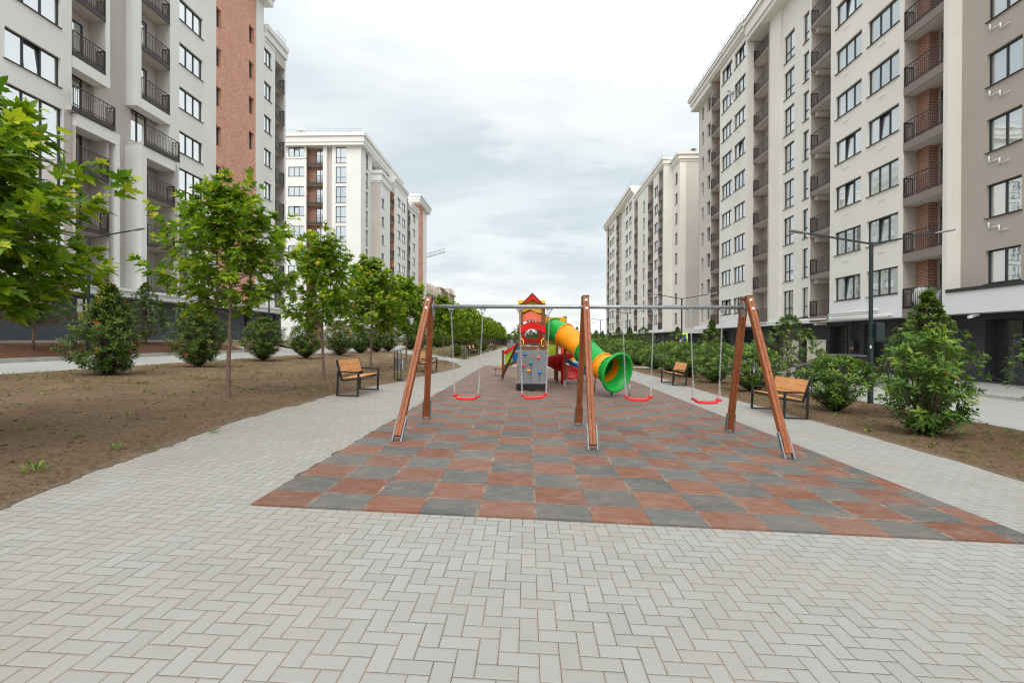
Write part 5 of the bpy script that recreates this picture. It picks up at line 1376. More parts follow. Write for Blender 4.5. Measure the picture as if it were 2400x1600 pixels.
for y in (-0.12, 0.06):
    m.box((-0.257, y - 0.05, 0.10), (-0.25, y + 0.03, 0.13)); m.box((-0.256, y - 0.03, 0.13), (-0.25, y + 0.01, 0.24))
m.build('warning_mark', M['yellow'], t)
for x, y, l, lab in ((20.0, 34.2, 1.1, 'beige electrical cabinet against the dark shop wall, behind the parked car'), (20.0, 37.4, 0.9, 'beige electrical cabinet partly behind the hornbeam, farther along the shop wall')):
    t = thing('utility_cabinet', lab, 'cabinet', (x, y, PAVR(x, y)), 0, 'beige electrical cabinets')
    m = MB(); m.box((-0.35, -l / 2, 0.05), (0.30, l / 2, 1.95)); m.box((-0.40, -l / 2 - 0.04, 1.95), (0.34, l / 2 + 0.04, 2.0)); m.build('cabinet_body', M['beige'], t)
    m = MB(); m.box((-0.36, -l / 2 + 0.05, 0.12), (-0.352, -0.03, 1.9)); m.box((-0.36, 0.03, 0.12), (-0.352, l / 2 - 0.05, 1.9)); m.build('cabinet_door', M['beige'], t)
    m = MB(); m.box((-0.3, -l / 2 + 0.05, 0.0), (0.25, l / 2 - 0.05, 0.05)); m.build('cabinet_base', M['rail'], t)
# sacks stored on the first-floor balcony at the right
for k, (y, z, r_, mt, lab) in enumerate(((24.75, 3.63, 0.42, 'sack', 'bulging white sack on the lowest brick balcony, nearest the rail end'), (25.45, 3.70, 0.46, 'sackgreen', 'green sack standing between two white sacks on the lowest brick balcony'), (26.15, 3.70, 0.50, 'sack', 'tall white sack at the far end of the lowest brick balcony'))):
    m = MB(); m.ball((0, 0, 0), r_, 14, 0, (0.85, 0.8, 1.15))
    o = m.build('sack', M[mt]); o.location = (20.72, y, 3.30 + r_ * 1.1)
    for v in o.data.vertices: v.co *= 1 + 0.16 * noise.noise(v.co * 4 + Vector((k, 0, 0)))
    tag(o, lab, 'sack', 'sacks stored on the balcony')

# ------------------------------------------------------------------ parked car, seen from behind
M['carpaint'] = plain('black_car_paint', (0.012, 0.012, 0.014), 0.18, 0.0, 3, 0.1, spec=0.7); M['carglass'] = plain('car_glass', (0.012, 0.014, 0.015), 0.05, 0, 3, 0.05, spec=0.8)
M['tyre'] = plain('tyre_rubber', (0.014, 0.014, 0.014), 0.85, 0, 30, 0.1); M['taillight'] = plain('tail_light', (0.35, 0.01, 0.01), 0.2, 0, 8, 0.1)
def make_car(x, y, rz):
    t = thing('parked_car', 'black hatchback parked behind the second laurel bush, seen from the rear', 'car', (x, y, gz(x)), rz)
    P_ = M['carpaint']
    # lower body: cross-sections along y (rear at y=0)
    def sec(w, zb, zt, rz_=0.10):
        w /= 2
        return [(-w + 0.05, zb), (-w, zb + 0.12), (-w - 0.015, (zb + zt) / 2), (-w + 0.01, zt - 0.08), (-w + 0.07, zt), (w - 0.07, zt), (w - 0.01, zt - 0.08), (w + 0.015, (zb + zt) / 2), (w, zb + 0.12), (w - 0.05, zb)]
    rows = []
    for yy, w, zb, zt in ((0.0, 1.50, 0.34, 0.80), (0.06, 1.66, 0.28, 0.93), (0.35, 1.74, 0.22, 0.97), (1.2, 1.76, 0.20, 0.95), (2.6, 1.76, 0.20, 0.93), (3.2, 1.74, 0.20, 0.90), (3.9, 1.68, 0.24, 0.80), (4.1, 1.5, 0.30, 0.66)):
        rows.append([(u, yy, v) for u, v in sec(w, zb, zt)])
    m = MB(); m.grid(rows, 0, True, True, True, True); m.build('body', P_, t)
    # cabin
    cab = [(0.12, 1.50, 0.92, 0.93), (0.36, 1.36, 0.92, 1.30), (0.62, 1.24, 0.92, 1.41), (1.3, 1.20, 0.92, 1.45), (2.0, 1.20, 0.92, 1.42), (2.35, 1.26, 0.90, 1.32), (3.0, 1.42, 0.88, 0.91)]
    rows = [[(-0.78, yy, 0.90), (-0.74, yy, min(zt, 0.96)), (-w / 2 - 0.02, yy, zt - 0.05 if zt > 1.0 else zt), (-w / 2 + 0.08, yy, zt), (w / 2 - 0.08, yy, zt), (w / 2 + 0.02, yy, zt - 0.05 if zt > 1.0 else zt), (0.74, yy, min(zt, 0.96)), (0.78, yy, 0.90)] for yy, w, zb, zt in cab]
    m = MB(); m.grid(rows, 0, True, False, True, True); m.build('cabin', P_, t)
    g = MB(); g.face([(-0.60, 0.13, 0.98), (0.60, 0.13, 0.98), (0.56, 0.30, 1.26), (-0.56, 0.30, 1.26)]); g.build('rear_window', M['carglass'], t)
    for s in (-1, 1):
        g = MB(); g.face([(s * 0.765, 0.62, 0.97), (s * 0.765, 1.45, 0.97), (s * 0.655, 1.45, 1.34), (s * 0.665, 0.78, 1.32)]); g.face([(s * 0.765, 1.52, 0.97), (s * 0.77, 2.6, 0.97), (s * 0.672, 2.12, 1.32), (s * 0.655, 1.52, 1.35)]); g.build('side_window', M['carglass'], t)
        l = MB(); l.box((s * 0.55, -0.012, 0.70), (s * 0.80, 0.10, 0.86)); l.build('tail_light', M['taillight'], t, bevel=0.02)
        mi = MB(); mi.ball((s * 0.95, 2.35, 0.98), 0.09, 10, 0, (1, 0.6, 0.75)); mi.build('mirror', P_, t)
        for yy in (0.72, 3.3):
            wh = MB(); wh.grid([[(s * (0.86 + dx), yy + rr * math.cos(a), 0.31 + rr * math.sin(a)) for a in [2 * PI * k / 24 for k in range(24)]] for dx, rr in ((-0.18, 0.20), (-0.18, 0.29), (-0.15, 0.31), (-0.02, 0.31), (0.01, 0.29), (0.01, 0.20))], 0, True, True)
            wo = wh.build('wheel', M['tyre'], t)
            ri = MB(); ri.grid([[(s * (0.86 + dx), yy + rr * math.cos(a), 0.31 + rr * math.sin(a)) for a in [2 * PI * k / 20 for k in range(20)]] for dx, rr in ((0.0, 0.205), (0.004, 0.19), (-0.03, 0.05), (-0.02, 0.001))], 0, False, True); ri.build('rim', M['galv'], wo)
    p = MB(); p.box((-0.26, -0.03, 0.60), (0.26, 0.02, 0.71)); po = p.build('number_plate', M['whitepaint'], t)
    text_mesh('PH 57', 0.115, M['sign_black'], 'plate_characters', po, (0.0, -0.0325, 0.655), (R(90), 0, 0))
    b_ = MB(); b_.box((-0.72, -0.04, 0.30), (0.72, 0.05, 0.52)); b_.build('bumper', M['tyre'], t, bevel=0.03)
make_car(15.75, 23.2, R(3))

# ------------------------------------------------------------------ tower crane far away, gate wall at the end of the path
t = thing('tower_crane', 'distant grey lattice crane jib rising behind the middle white block', 'crane', (-62, 205, 0))
m = MB()
def lattice(m, p, q, w, n):
    p, q = Vector(p), Vector(q); d = (q - p); u = d.cross(Vector((0, 1, 0))).normalized() * w; v = Vector((0, w, 0))
    a = [p + u, p - u + v, p - u - v]; b_ = [q + u, q - u + v, q - u - v]
    for i in range(3): m.bar(a[i], b_[i], 0.14, 0.14)
    for k in range(n):
        for i in range(3):
            s0 = a[i].lerp(b_[i], k / n); s1 = a[(i + 1) % 3].lerp(b_[(i + 1) % 3], (k + 0.5) / n); s2 = a[i].lerp(b_[i], (k + 1) / n)
            m.bar(s0, s1, 0.09, 0.09); m.bar(s1, s2, 0.09, 0.09)
lattice(m, (-8, 0, 29.5), (26.5, 0, 39.5), 0.75, 16); m.build('jib', M['galv'], t)
m = MB(); lattice(m, (0, 0, 0), (0, 0, 36), 0.8, 12); m.build('mast', M['galv'], t)
m = MB(); m.tube([(0, 0, 36), (14, 0, 36.8)], 0.06, 5); m.build('stay_cable', M['galv'], t)

t = thing('gate_wall', 'low dark wall with white gate panels closing the far end of the path', 'wall', (-1.5, 112, 0.1))
m = MB(); m.box((-10, 0, 0), (16, 0.3, 1.75)); m.box((-10.2, -0.1, 1.75), (16.2, 0.4, 1.95)); m.build('wall', M['clad'], t)
for x in (-3.2, -1.0, 0.9, 5.0):
    m = MB(); m.box((x, -0.06, 0.05), (x + 1.2, -0.01, 1.5)); m.build('gate_panel', M['whitepaint'], t)
# ------------------------------------------------------------------ vegetation
import numpy as np
def halves(right):
    """leaf outline given as right half points -> two folded half polygons"""
    n = len(right)
    v = []; fold = 0.22
    for x, y in right: v.append((x, y, abs(x) * fold - 0.10 * y * y))
    for x, y in right: v.append((-x, y, abs(x) * fold - 0.10 * y * y))
    return np.array(v, float), [list(range(n)), list(range(2 * n - 1, n - 1, -1))]
MAPLE_HI = halves([(0, 0), (.18, -.05), (.40, .0), (.35, .09), (.27, .16), (.44, .22), (.50, .34), (.66, .47), (.47, .45), (.40, .52), (.19, .43), (.17, .56), (.29, .69), (.16, .71), (.13, .85), (0, 1.08)])
MAPLE_LO = halves([(0, 0), (.40, .0), (.25, .17), (.64, .46), (.19, .44), (.26, .69), (0, 1.05)])
OVAL = halves([(0, 0), (.13, .15), (.19, .42), (.17, .68), (.08, .9), (0, 1.0)])
OVAL_LO = halves([(0, 0), (.19, .35), (.15, .72), (0, 1.0)])
ROUND = halves([(0, 0), (.22, .12), (.34, .4), (.28, .72), (.1, .93), (0, 1.05)])
BLADE = halves([(0, 0), (.05, .3), (.045, .7), (0, 1.0)])

def leaf_mesh(name, tmpl, pos, dirs, nrm, size, tint, mat):
    V, F = tmpl; N = len(pos); n = len(V)
    pos = np.asarray(pos, float); d = np.asarray(dirs, float); nr = np.asarray(nrm, float)
    d /= np.linalg.norm(d, axis=1)[:, None] + 1e-9
    b = np.cross(d, nr); b /= np.linalg.norm(b, axis=1)[:, None] + 1e-9
    nr = np.cross(b, d); s = np.asarray(size, float)
    W = pos[:, None, :] + s[:, None, None] * (V[None, :, 0:1] * b[:, None, :] + V[None, :, 1:2] * d[:, None, :] + V[None, :, 2:3] * nr[:, None, :])
    me = bpy.data.meshes.new(name)
    me.vertices.add(N * n); me.vertices.foreach_set('co', W.reshape(-1))
    li = []; ls = []; st = 0
    base = np.concatenate([np.array(f) for f in F]); per = len(base)
    loops = (base[None, :] + (np.arange(N) * n)[:, None]).reshape(-1)
    starts = np.concatenate([[0], np.cumsum([len(f) for f in F])[:-1]])
    ps = (starts[None, :] + (np.arange(N) * per)[:, None]).reshape(-1)
    me.loops.add(N * per); me.loops.foreach_set('vertex_index', loops.astype(np.int32))
    me.polygons.add(N * len(F)); me.polygons.foreach_set('loop_start', ps.astype(np.int32))
    me.update(calc_edges=True)
    at = me.attributes.new('tint', 'FLOAT', 'FACE'); at.data.foreach_set('value', np.repeat(np.clip(tint, 0, 1), len(F)).astype(np.float32))
    me.materials.append(mat)
    return me

def rvec(g): 
    v = Vector((g.gauss(0, 1), g.gauss(0, 1), g.gauss(0, 1))); return v.normalized()

def maple(seed, H, crown_z, Rm, tmpl, nb=44, leaf=0.19, per=6, twigs=6, lean=(0, 0), thin=1.0, skip=None, trunk_r=0.045):
    g = random.Random(seed); pos = []; dr = []; nm = []; sz = []; tn = []
    bk = MB()
    top = H * 0.93
    def axis(z): return Vector((lean[0] * (z / H) ** 1.5 + 0.03 * math.sin(z * 2 + seed), lean[1] * (z / H) ** 1.5 + 0.03 * math.cos(z * 1.7 + seed), z))
    zs = [0, 0.05, 0.3, 0.8, 1.4, 2.0, 2.6, 3.2, H * 0.75, top]
    zs = sorted(set(min(z, top) for z in zs))
    bk.tube([axis(z) for z in zs], [trunk_r * (1.35 if z < 0.02 else 1.0) * (1 - 0.82 * z / H) + 0.004 for z in zs], 10)
    def env(z):
        u = (z - crown_z) / (H - crown_z)
        if u < 0: u = 0
        return Rm * lerp_tab([(0, 0.60), (0.12, 0.88), (0.30, 1.0), (0.5, 0.82), (0.72, 0.56), (0.9, 0.30), (1.0, 0.10)], u)
    for i in range(nb):
        u = (i + g.random()) / nb
        z0 = crown_z + (top - crown_z) * (u ** 0.92) * 0.90
        az = i * 2.39996 + g.uniform(-0.5, 0.5)
        rise = g.uniform(0.10, 0.55) + 0.8 * u
        r = max(0.12, env(z0 + 0.3 + 0.2 * u)) * g.uniform(0.72, 1.07)
        if u > 0.85: r = g.uniform(0.12, 0.35); rise = 2.2
        a = axis(z0); hd = Vector((math.cos(az), math.sin(az), 0))
        L = r; tip = a + hd * L + Vector((0, 0, L * rise * 0.75 + 0.10))
        mid = a + hd * L * 0.5 + Vector((0, 0, L * rise * 0.25))
        pts = [a, a.lerp(mid, 0.5) + Vector((0, 0, 0.0)), mid, mid.lerp(tip, 0.5) + rvec(g) * 0.03, tip]
        if u > 0.85: tip.z = min(tip.z, H + g.uniform(-0.15, 0.22)); pts[-1] = tip
        bk.tube(pts, [0.016, 0.013, 0.010, 0.007, 0.003], 5)
        def at(t):
            f = t * 4; k = min(int(f), 3); return pts[k].lerp(pts[k + 1], f - k)
        for j in range(twigs + 1):
            t = 0.22 + 0.78 * (j + g.random() * 0.6) / (twigs + 0.6)
            p0 = at(min(1, t))
            bd = (at(min(1, t + 0.05)) - at(max(0, t - 0.05))).normalized()
            if j == twigs: tdir = bd; p0 = tip
            else:
                tdir = (bd * 0.6 + rvec(g) * 0.9 + Vector((0, 0, 0.25)) + hd * 0.25).normalized()
            tl = g.uniform(0.10, 0.34) * (0.7 + 0.5 * Rm / 1.6)
            p1 = p0 + tdir * tl
            if g.random() < 0.6: bk.tube([p0, p1], [0.004, 0.002], 3)
            n = per + (2 if j == twigs else 0)
            for q in range(n):
                if g.random() > thin: continue
                s = (q + 1) / n; c = p0.lerp(p1, s)
                side = tdir.cross(rvec(g)).normalized()
                pd = (side * 0.9 + tdir * 0.6 + Vector((0, 0, 0.15))).normalized()
                c = c + pd * g.uniform(0.03, 0.10)
                outw = Vector((c.x - axis(c.z).x, c.y - axis(c.z).y, 0.0)); rad = outw.length; outw = outw.normalized() if rad > 1e-4 else hd
                ld = (pd * 0.7 + outw * 0.5 + Vector((0, 0, g.uniform(-0.75, 0.05)))).normalized()
                ln = (Vector((0, 0, 1.0)) + outw * g.uniform(0.0, 0.9) + rvec(g) * 0.55).normalized()
                young = s > 0.75 and (j == twigs or g.random() < 0.25)
                tt = g.uniform(0.12, 0.78)
                if young: tt = g.uniform(0.55, 0.95)
                if j == twigs and q >= n - 2: tt = g.uniform(0.8, 1.0)
                elif g.random() < 0.25: tt += 0.2
                pos.append(c); dr.append(ld); nm.append(ln); tn.append(tt)
                sz.append(leaf * g.uniform(0.65, 1.15) * (0.62 if young else 1.0))
    me = leaf_mesh('maple_crown', tmpl, pos, dr, nm, sz, np.array(tn), M['maple'])
    return me, bk.mesh('maple_trunk', M['bark'])

def shrub(seed, H, Rm, prof, tmpl, mat, ncl, leaf, whorl=8, base_z=0.12, stems=9, red=0.0, spiky=0.25, stem_mat='stem', trunk=None):
    """prof: list of (u, radius factor) up the height"""
    g = random.Random(seed); pos = []; dr = []; nm = []; sz = []; tn = []
    bk = MB()
    if trunk:
        bk.tube([(0, 0, 0), (0.02, 0.01, trunk[0] * 0.5), (0, 0.02, trunk[0]), (0.02, 0, H * 0.8)], [trunk[1] * 1.2, trunk[1], trunk[1] * 0.8, 0.006], 8)
    lobes = [(g.uniform(0, 2 * PI), g.uniform(0.1, 0.9), g.uniform(-0.25, 0.30)) for _ in range(9)]
    def rad(u, az):
        r = lerp_tab(prof, u)
        for a, uu, k in lobes:
            dd = math.cos(az - a)
            r *= 1 + k * max(0, dd) ** 3 * math.exp(-((u - uu) / 0.2) ** 2)
        return r * Rm
    for i in range(ncl):
        u = g.random() ** 0.9; az = g.uniform(0, 2 * PI)
        f = g.random() ** 0.42
        if g.random() < spiky: f = g.uniform(0.95, 1.22)
        r = rad(u, az) * f; z = base_z + (H - base_z) * u
        c = Vector((r * math.cos(az), r * math.sin(az), z))
        ax = (Vector((math.cos(az), math.sin(az), 0)) * (0.35 + 0.8 * f) * (1 - u * 0.6) + Vector((0, 0, 0.35 + 0.9 * u)) + rvec(g) * 0.35).normalized()
        sh = g.uniform(0.5, 1.0)
        isred = g.random() < red and f > 0.8
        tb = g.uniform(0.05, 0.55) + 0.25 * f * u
        if g.random() < 0.22 or f > 1.02:
            s0 = Vector((0.10 * math.cos(az) * g.random(), 0.10 * math.sin(az) * g.random(), base_z * 0.3 + (0 if not trunk else z * 0.55)))
            m_ = s0.lerp(c, 0.55) + Vector((0, 0, -0.06 * H * (1 - u)))
            bk.tube([s0, m_, c], [0.008, 0.0045, 0.002], 4)
        e1 = ax.cross(Vector((0.3, 0.2, 1))).normalized(); e2 = ax.cross(e1)
        for q in range(whorl):
            a = q * 2.39996 + g.uniform(-0.3, 0.3); up_ = 1 - q / whorl * 0.75
            o = e1 * math.cos(a) + e2 * math.sin(a)
            el = g.uniform(0.2, 1.1) * (1.1 - 0.5 * q / whorl)
            d = (o * 1.0 + ax * el).normalized()
            p = c - ax * (leaf * 1.1 * q / whorl) + o * 0.01
            n_ = (ax - d * ax.dot(d)).normalized() if abs(ax.dot(d)) < 0.98 else e1
            n_ = (n_ + rvec(g) * 0.25 + Vector((0, 0, 0.25))).normalized()
            pos.append(p); dr.append(d); nm.append(n_); sz.append(leaf * g.uniform(0.7, 1.15) * sh ** 0.3)
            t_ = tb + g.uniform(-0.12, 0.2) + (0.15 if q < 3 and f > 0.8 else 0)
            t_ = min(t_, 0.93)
            if isred and q < 4: t_ = 0.99
            tn.append(t_)
    if not trunk:
        for k in range(stems):
            a = g.uniform(0, 2 * PI); b_ = g.uniform(0.2, 0.7) * Rm
            bk.tube([(0.05 * math.cos(a), 0.05 * math.sin(a), -0.02), (0.25 * b_ * math.cos(a), 0.25 * b_ * math.sin(a), 0.3 * H), (b_ * math.cos(a), b_ * math.sin(a), 0.75 * H)], [0.016, 0.011, 0.004], 5)
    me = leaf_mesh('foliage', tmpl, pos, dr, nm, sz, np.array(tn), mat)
    return me, bk.mesh('stems', M[stem_mat if not trunk else 'bark'])

def plant(name, meshes, label, cat, x, y, z, rz, sc, group, pn=('crown', 'trunk'), lean=0.0):
    t = thing(name, label, cat, (x, y, z), rz, group)
    t.scale = (sc, sc, sc)
    if lean: t.rotation_euler[0] = lean
    put(pn[0], meshes[0], t); put(pn[1], meshes[1], t)
    return t

# maples along the left of the path
MG = 'young maples in the row left of the path'
m1 = maple(11, 4.1, 1.50, 1.66, MAPLE_HI, 66, 0.205, 8, 7)
m2 = maple(23, 4.75, 1.8, 1.52, MAPLE_HI, 56, 0.178, 7, 6)
m3 = maple(35, 4.55, 1.6, 1.34, MAPLE_HI, 52, 0.18, 7, 6)
m4 = maple(47, 4.7, 1.6, 1.38, MAPLE_LO, 54, 0.235, 7, 6)
m5 = maple(59, 4.6, 1.55, 1.42, MAPLE_LO, 52, 0.25, 6, 6)
m6 = maple(71, 4.5, 1.5, 1.65, MAPLE_LO, 56, 0.28, 6, 5)
plant('maple_tree', m1, 'nearest maple on the left, large leaves, its trunk outside the frame', 'tree', -6.72, 5.35, gz(-6.7), 0.4, 1.0, MG)
plant('maple_tree', m2, 'maple with a straight bare trunk, second from the camera, before the salmon brick strip', 'tree', -6.45, 10.25, gz(-6.45), 1.1, 1.0, MG)
plant('maple_tree', m3, 'maple standing behind the nearest left bench, third from the camera', 'tree', -6.42, 14.95, gz(-6.42), 2.0, 1.0, MG)
plant('maple_tree', m4, 'maple between the nearest bench and the litter bin, fourth from the camera', 'tree', -6.40, 19.55, gz(-6.4), 0.3, 0.98, MG)
plant('maple_tree', m5, 'maple directly behind the litter bin, fifth from the camera', 'tree', -6.35, 25.1, gz(-6.35), 4.4, 0.97, MG)
ordn = ['sixth', 'seventh', 'eighth', 'ninth', 'tenth']
k = 0
yy = 36.2
while yy < 112:
    mm = (m4, m5, m6)[k % 3]
    lab = f'maple beyond the side path, {ordn[k]} from the camera, seen left of the play tower' if k < 5 else 'small far maple merging into the end of the left row'
    plant('maple_tree', mm, lab, 'tree', -6.35 + 0.15 * math.sin(k * 3), yy, gz(-6.3), k * 2.1, 0.98 + 0.06 * math.sin(k * 5), MG)
    yy += 4.9; k += 1
# photinia shrubs along the left road
PG = 'photinia shrubs along the left road'
ph = [(0, 0.50), (0.08, 0.78), (0.25, 1.0), (0.45, 0.86), (0.65, 0.62), (0.85, 0.36), (1.0, 0.10)]
ph2 = [(0, 0.36), (0.15, 0.72), (0.4, 1.0), (0.65, 0.92), (0.85, 0.6), (1.0, 0.2)]
p1 = shrub(101, 2.65, 0.90, ph, OVAL, M['photinia'], 760, 0.13, 9, 0.16, 11, 0.035, 0.12)
p2 = shrub(102, 2.25, 0.98, ph2, OVAL, M['photinia'], 640, 0.13, 9, 0.2, 11, 0.02, 0.14)
p3 = shrub(103, 2.15, 0.95, ph2, OVAL_LO, M['photinia'], 520, 0.15, 8, 0.25, 10, 0.02)
p4 = shrub(104, 1.95, 0.9, ph2, OVAL_LO, M['photinia'], 460, 0.155, 8, 0.25, 10, 0.015)
PL = [(-12.25, 13.75, p1, 1.0, 'tall conical photinia shrub with bright red young leaves, nearest on the left'),
      (-12.45, 17.9, p2, 1.0, 'round photinia shrub left of the second maple trunk, in front of the grey shop wall'),
      (-12.75, 22.9, p3, 0.97, 'photinia shrub between the second and third maple trunks'),
      (-12.25, 26.3, p4, 1.02, 'photinia shrub on a short bare stem just left of the third maple trunk'),
      (-12.3, 31.2, p3, 1.05, 'photinia shrub just right of the third maple trunk'),
      (-12.35, 35.3, p4, 1.08, 'photinia shrub left of the fourth maple trunk'),
      (-12.4, 39.2, p3, 0.98, 'photinia shrub right of the fourth maple trunk'),
      (-12.4, 42.6, p4, 1.10, 'photinia shrub midway between the fourth and fifth maple trunks'),
      (-12.4, 50.5, p3, 1.05, 'photinia shrub behind the litter bin, right of the fifth maple trunk')]
for i, (x, y, mm, s, lab) in enumerate(PL):
    plant('photinia_shrub', mm, lab, 'shrub', x, y, LB(x, y) if y < 44 else gz(x), i * 1.7, s, PG, ('foliage', 'stems'))
y = 55.0; k = 0
while y < 105:
    plant('photinia_shrub', (p3, p4)[k % 2], 'small far photinia shrub in the hedge line behind the far maples', 'shrub', -12.4 + 0.4 * math.sin(k), y, gz(-12.4), k * 2.3, 1.0, PG, ('foliage', 'stems'))
    y += 4.3; k += 1
# saplings and small shrubs in the grass bed beyond the side path
for i, (x, y, s, lab) in enumerate(((-5.4, 36.5, 0.50, 'small leafy bush by the distant litter bin on the left'), (-5.3, 46.5, 0.75, 'small leafy bush beyond the far bench pair'), (-5.2, 56.0, 0.6, 'low far bush by the tiny litter bin'))):
    plant('young_shrub', p4, lab, 'shrub', x, y, gz(x), i, s, None, ('foliage', 'stems'))
# small trees in the mulch by the left building
hb = [(0, 0.2), (0.15, 0.85), (0.35, 1.0), (0.6, 0.7), (0.8, 0.4), (1.0, 0.06)]
h1 = shrub(201, 2.9, 1.55, hb, ROUND, M['hornbeam'], 560, 0.085, 9, 0.95, 0, 0, 0.35, 'bark', (1.0, 0.045))
h2 = shrub(202, 3.0, 1.0, hb, ROUND, M['hornbeam'], 460, 0.085, 9, 0.35, 0, 0, 0.4, 'bark', (0.6, 0.035))
h3 = shrub(203, 3.1, 0.95, [(0, 0.3), (0.2, 0.9), (0.4, 1.0), (0.65, 0.6), (0.8, 0.3), (1, 0.08)], ROUND, M['hornbeam'], 420, 0.10, 9, 0.3, 0, 0, 0.45, 'bark', (0.5, 0.03))
h4 = shrub(204, 3.0, 1.35, [(0, 0.25), (0.15, 0.7), (0.35, 1.0), (0.6, 0.75), (0.75, 0.45), (1, 0.05)], ROUND, M['hornbeam'], 300, 0.10, 8, 0.5, 0, 0, 0.6, 'bark', (0.6, 0.03))
plant('hornbeam_tree', h1, 'small dark spreading tree in the bark mulch on the far left, under the nearest maple', 'tree', -18.75, 17.7, MUL(-18.75, 17.7), 0.6, 1.05, 'small trees in the mulch')
plant('hornbeam_tree', h2, 'small pointed tree in the mulch, behind the conical photinia', 'tree', -19.7, 24.3, MUL(-19.7, 24.3), 2.0, 1.05, 'small trees in the mulch')
# laurels along the right of the path
LG = 'laurel bushes along the right of the path'
lp = [(0, 0.18), (0.12, 0.52), (0.35, 0.9), (0.6, 1.0), (0.82, 0.8), (1.0, 0.35)]
lq = [(0, 0.40), (0.1, 0.80), (0.3, 1.0), (0.55, 0.95), (0.8, 0.8), (1.0, 0.35)]
l1 = shrub(301, 1.95, 0.60, lq, OVAL, M['laurel'], 250, 0.15, 9, 0.12, 10, 0.010, 0.30)
l2 = shrub(302, 1.42, 0.74, lp, OVAL, M['laurel'], 340, 0.125, 9, 0.15, 12, 0.008, 0.30)
l3 = shrub(303, 1.65, 0.95, lp, OVAL, M['laurel'], 380, 0.13, 9, 0.15, 12, 0.006, 0.30)
l4 = shrub(304, 1.7, 1.0, lp, OVAL_LO, M['laurel'], 360, 0.14, 8, 0.15, 10, 0.0, 0.28)
RL = [(7.5, 9.35, l1, 1.0, 'nearest laurel bush on the right, open and tall, with a few orange leaves'),
      (7.75, 12.45, l2, 1.0, 'dense laurel bush between the near right bench and the dark lamp post'),
      (7.7, 16.9, l3, 1.0, 'laurel bush behind the far end of the near right bench'),
      (7.75, 20.3, l4, 0.98, 'laurel bush behind the far right swing leg'),
      (7.7, 23.6, l3, 1.0, 'laurel bush behind the rightmost swing, right of the small bench'),
      (7.75, 26.6, l4, 1.0, 'laurel bush directly behind the small right bench'),
      (7.6, 29.4, l3, 0.95, 'laurel bush left of the small right bench, before the crossing path'),
      (7.9, 35.0, l4, 1.05, 'laurel bush just beyond the crossing path on the right'),
      (7.8, 38.6, l3, 1.1, 'laurel bush right of the tube slide mouth')]
for i, (x, y, mm, s, lab) in enumerate(RL):
    plant('laurel_bush', mm, lab, 'shrub', x, y, (RB(x, y) if y < 30.5 else gz(x)) - 0.01, 0.9 + i * 2.1, s, LG, ('foliage', 'stems'))
y = 42.0; k = 0
while y < 100:
    plant('laurel_bush', (l4, l3)[k % 2], 'small far laurel bush in the hedge right of the slide', 'shrub', 7.9 + 0.6 * math.sin(k * 2), y, gz(8), k * 1.3, 1.12 + 0.1 * math.sin(k), LG, ('foliage', 'stems'))
    y += 3.6; k += 1
HG = 'small hornbeam trees behind the laurels'
HT = [(9.75, 8.2, h4, 0.95, 0.4, 'small tree at the right edge of the frame, one branch showing before the shop door'),
      (9.45, 11.75, h3, 0.98, 2.0, 'dark round-leaved hornbeam behind the nearest laurel, in front of the lowest brick balcony'),
      (9.7, 18.4, h4, 0.96, 0.2, 'open-branched hornbeam between the right swing legs and the lamp post'),
      (9.7, 25.8, h3, 0.95, 1.2, 'hornbeam above the hedge, left of the far right swing leg'),
      (9.6, 31.4, h2, 0.90, 2.6, 'dense hornbeam just right of the blue crossing sign'),
      (9.7, 41.0, h4, 1.0, 3.1, 'hornbeam left of the blue crossing sign, above the hedge')]
for i, (x, y, mm, s, rz, lab) in enumerate(HT):
    plant('hornbeam_tree', mm, lab, 'tree', x, y, gz(x), rz, s, HG)
y = 46.0; k = 0
while y < 105:
    plant('hornbeam_tree', (h3, h2, h4)[k % 3], 'small far hornbeam rising behind the hedge, before the far right block', 'tree', 9.6, y, gz(9.6), k * 1.9, 1.0 + 0.08 * math.sin(k * 2), HG)
    y += 5.6; k += 1
# purple plum behind the tower and pale greenery far away
plant('plum_tree', h1, 'dark leafy tree seen through the window of the play tower', 'tree', 1.05, 44, gz(1.0), 0.7, 1.45, None)
plant('cypress_tree', h3, 'slim dark young conifer far down the path, left of the play tower', 'tree', -1.6, 84, gz(-1.6), 1.0, 1.15, None)
plant('cypress_tree', h2, 'slim dark young conifer far down the path, nearer the maple row', 'tree', -3.6, 92, gz(-3.6), 0.2, 0.85, None)
g = random.Random(5); pos = []; dr = []; nm = []; sz = []; tn = []
for i in range(9000):
    x = g.uniform(-190, 190); y = g.uniform(165, 300)
    hmax = 3.6 + 2.6 * noise.noise(Vector((x * 0.05, y * 0.02, 0))) + 1.2 * noise.noise(Vector((x * 0.25, 3, 0)))
    z = g.uniform(0.0, max(1.0, hmax)) 
    pos.append((x, y, z)); dr.append(rvec(g)); nm.append((rvec(g) + Vector((0, -0.5, 0.8)))); sz.append(g.uniform(1.1, 2.6)); tn.append(g.uniform(0, 0.85))
fo = put('far_trees', leaf_mesh('far_trees', ROUND, pos, dr, nm, sz, np.array(tn), M['fargreen']))
tag(fo, 'pale green belt of distant trees along the horizon', 'trees', None, 'stuff')

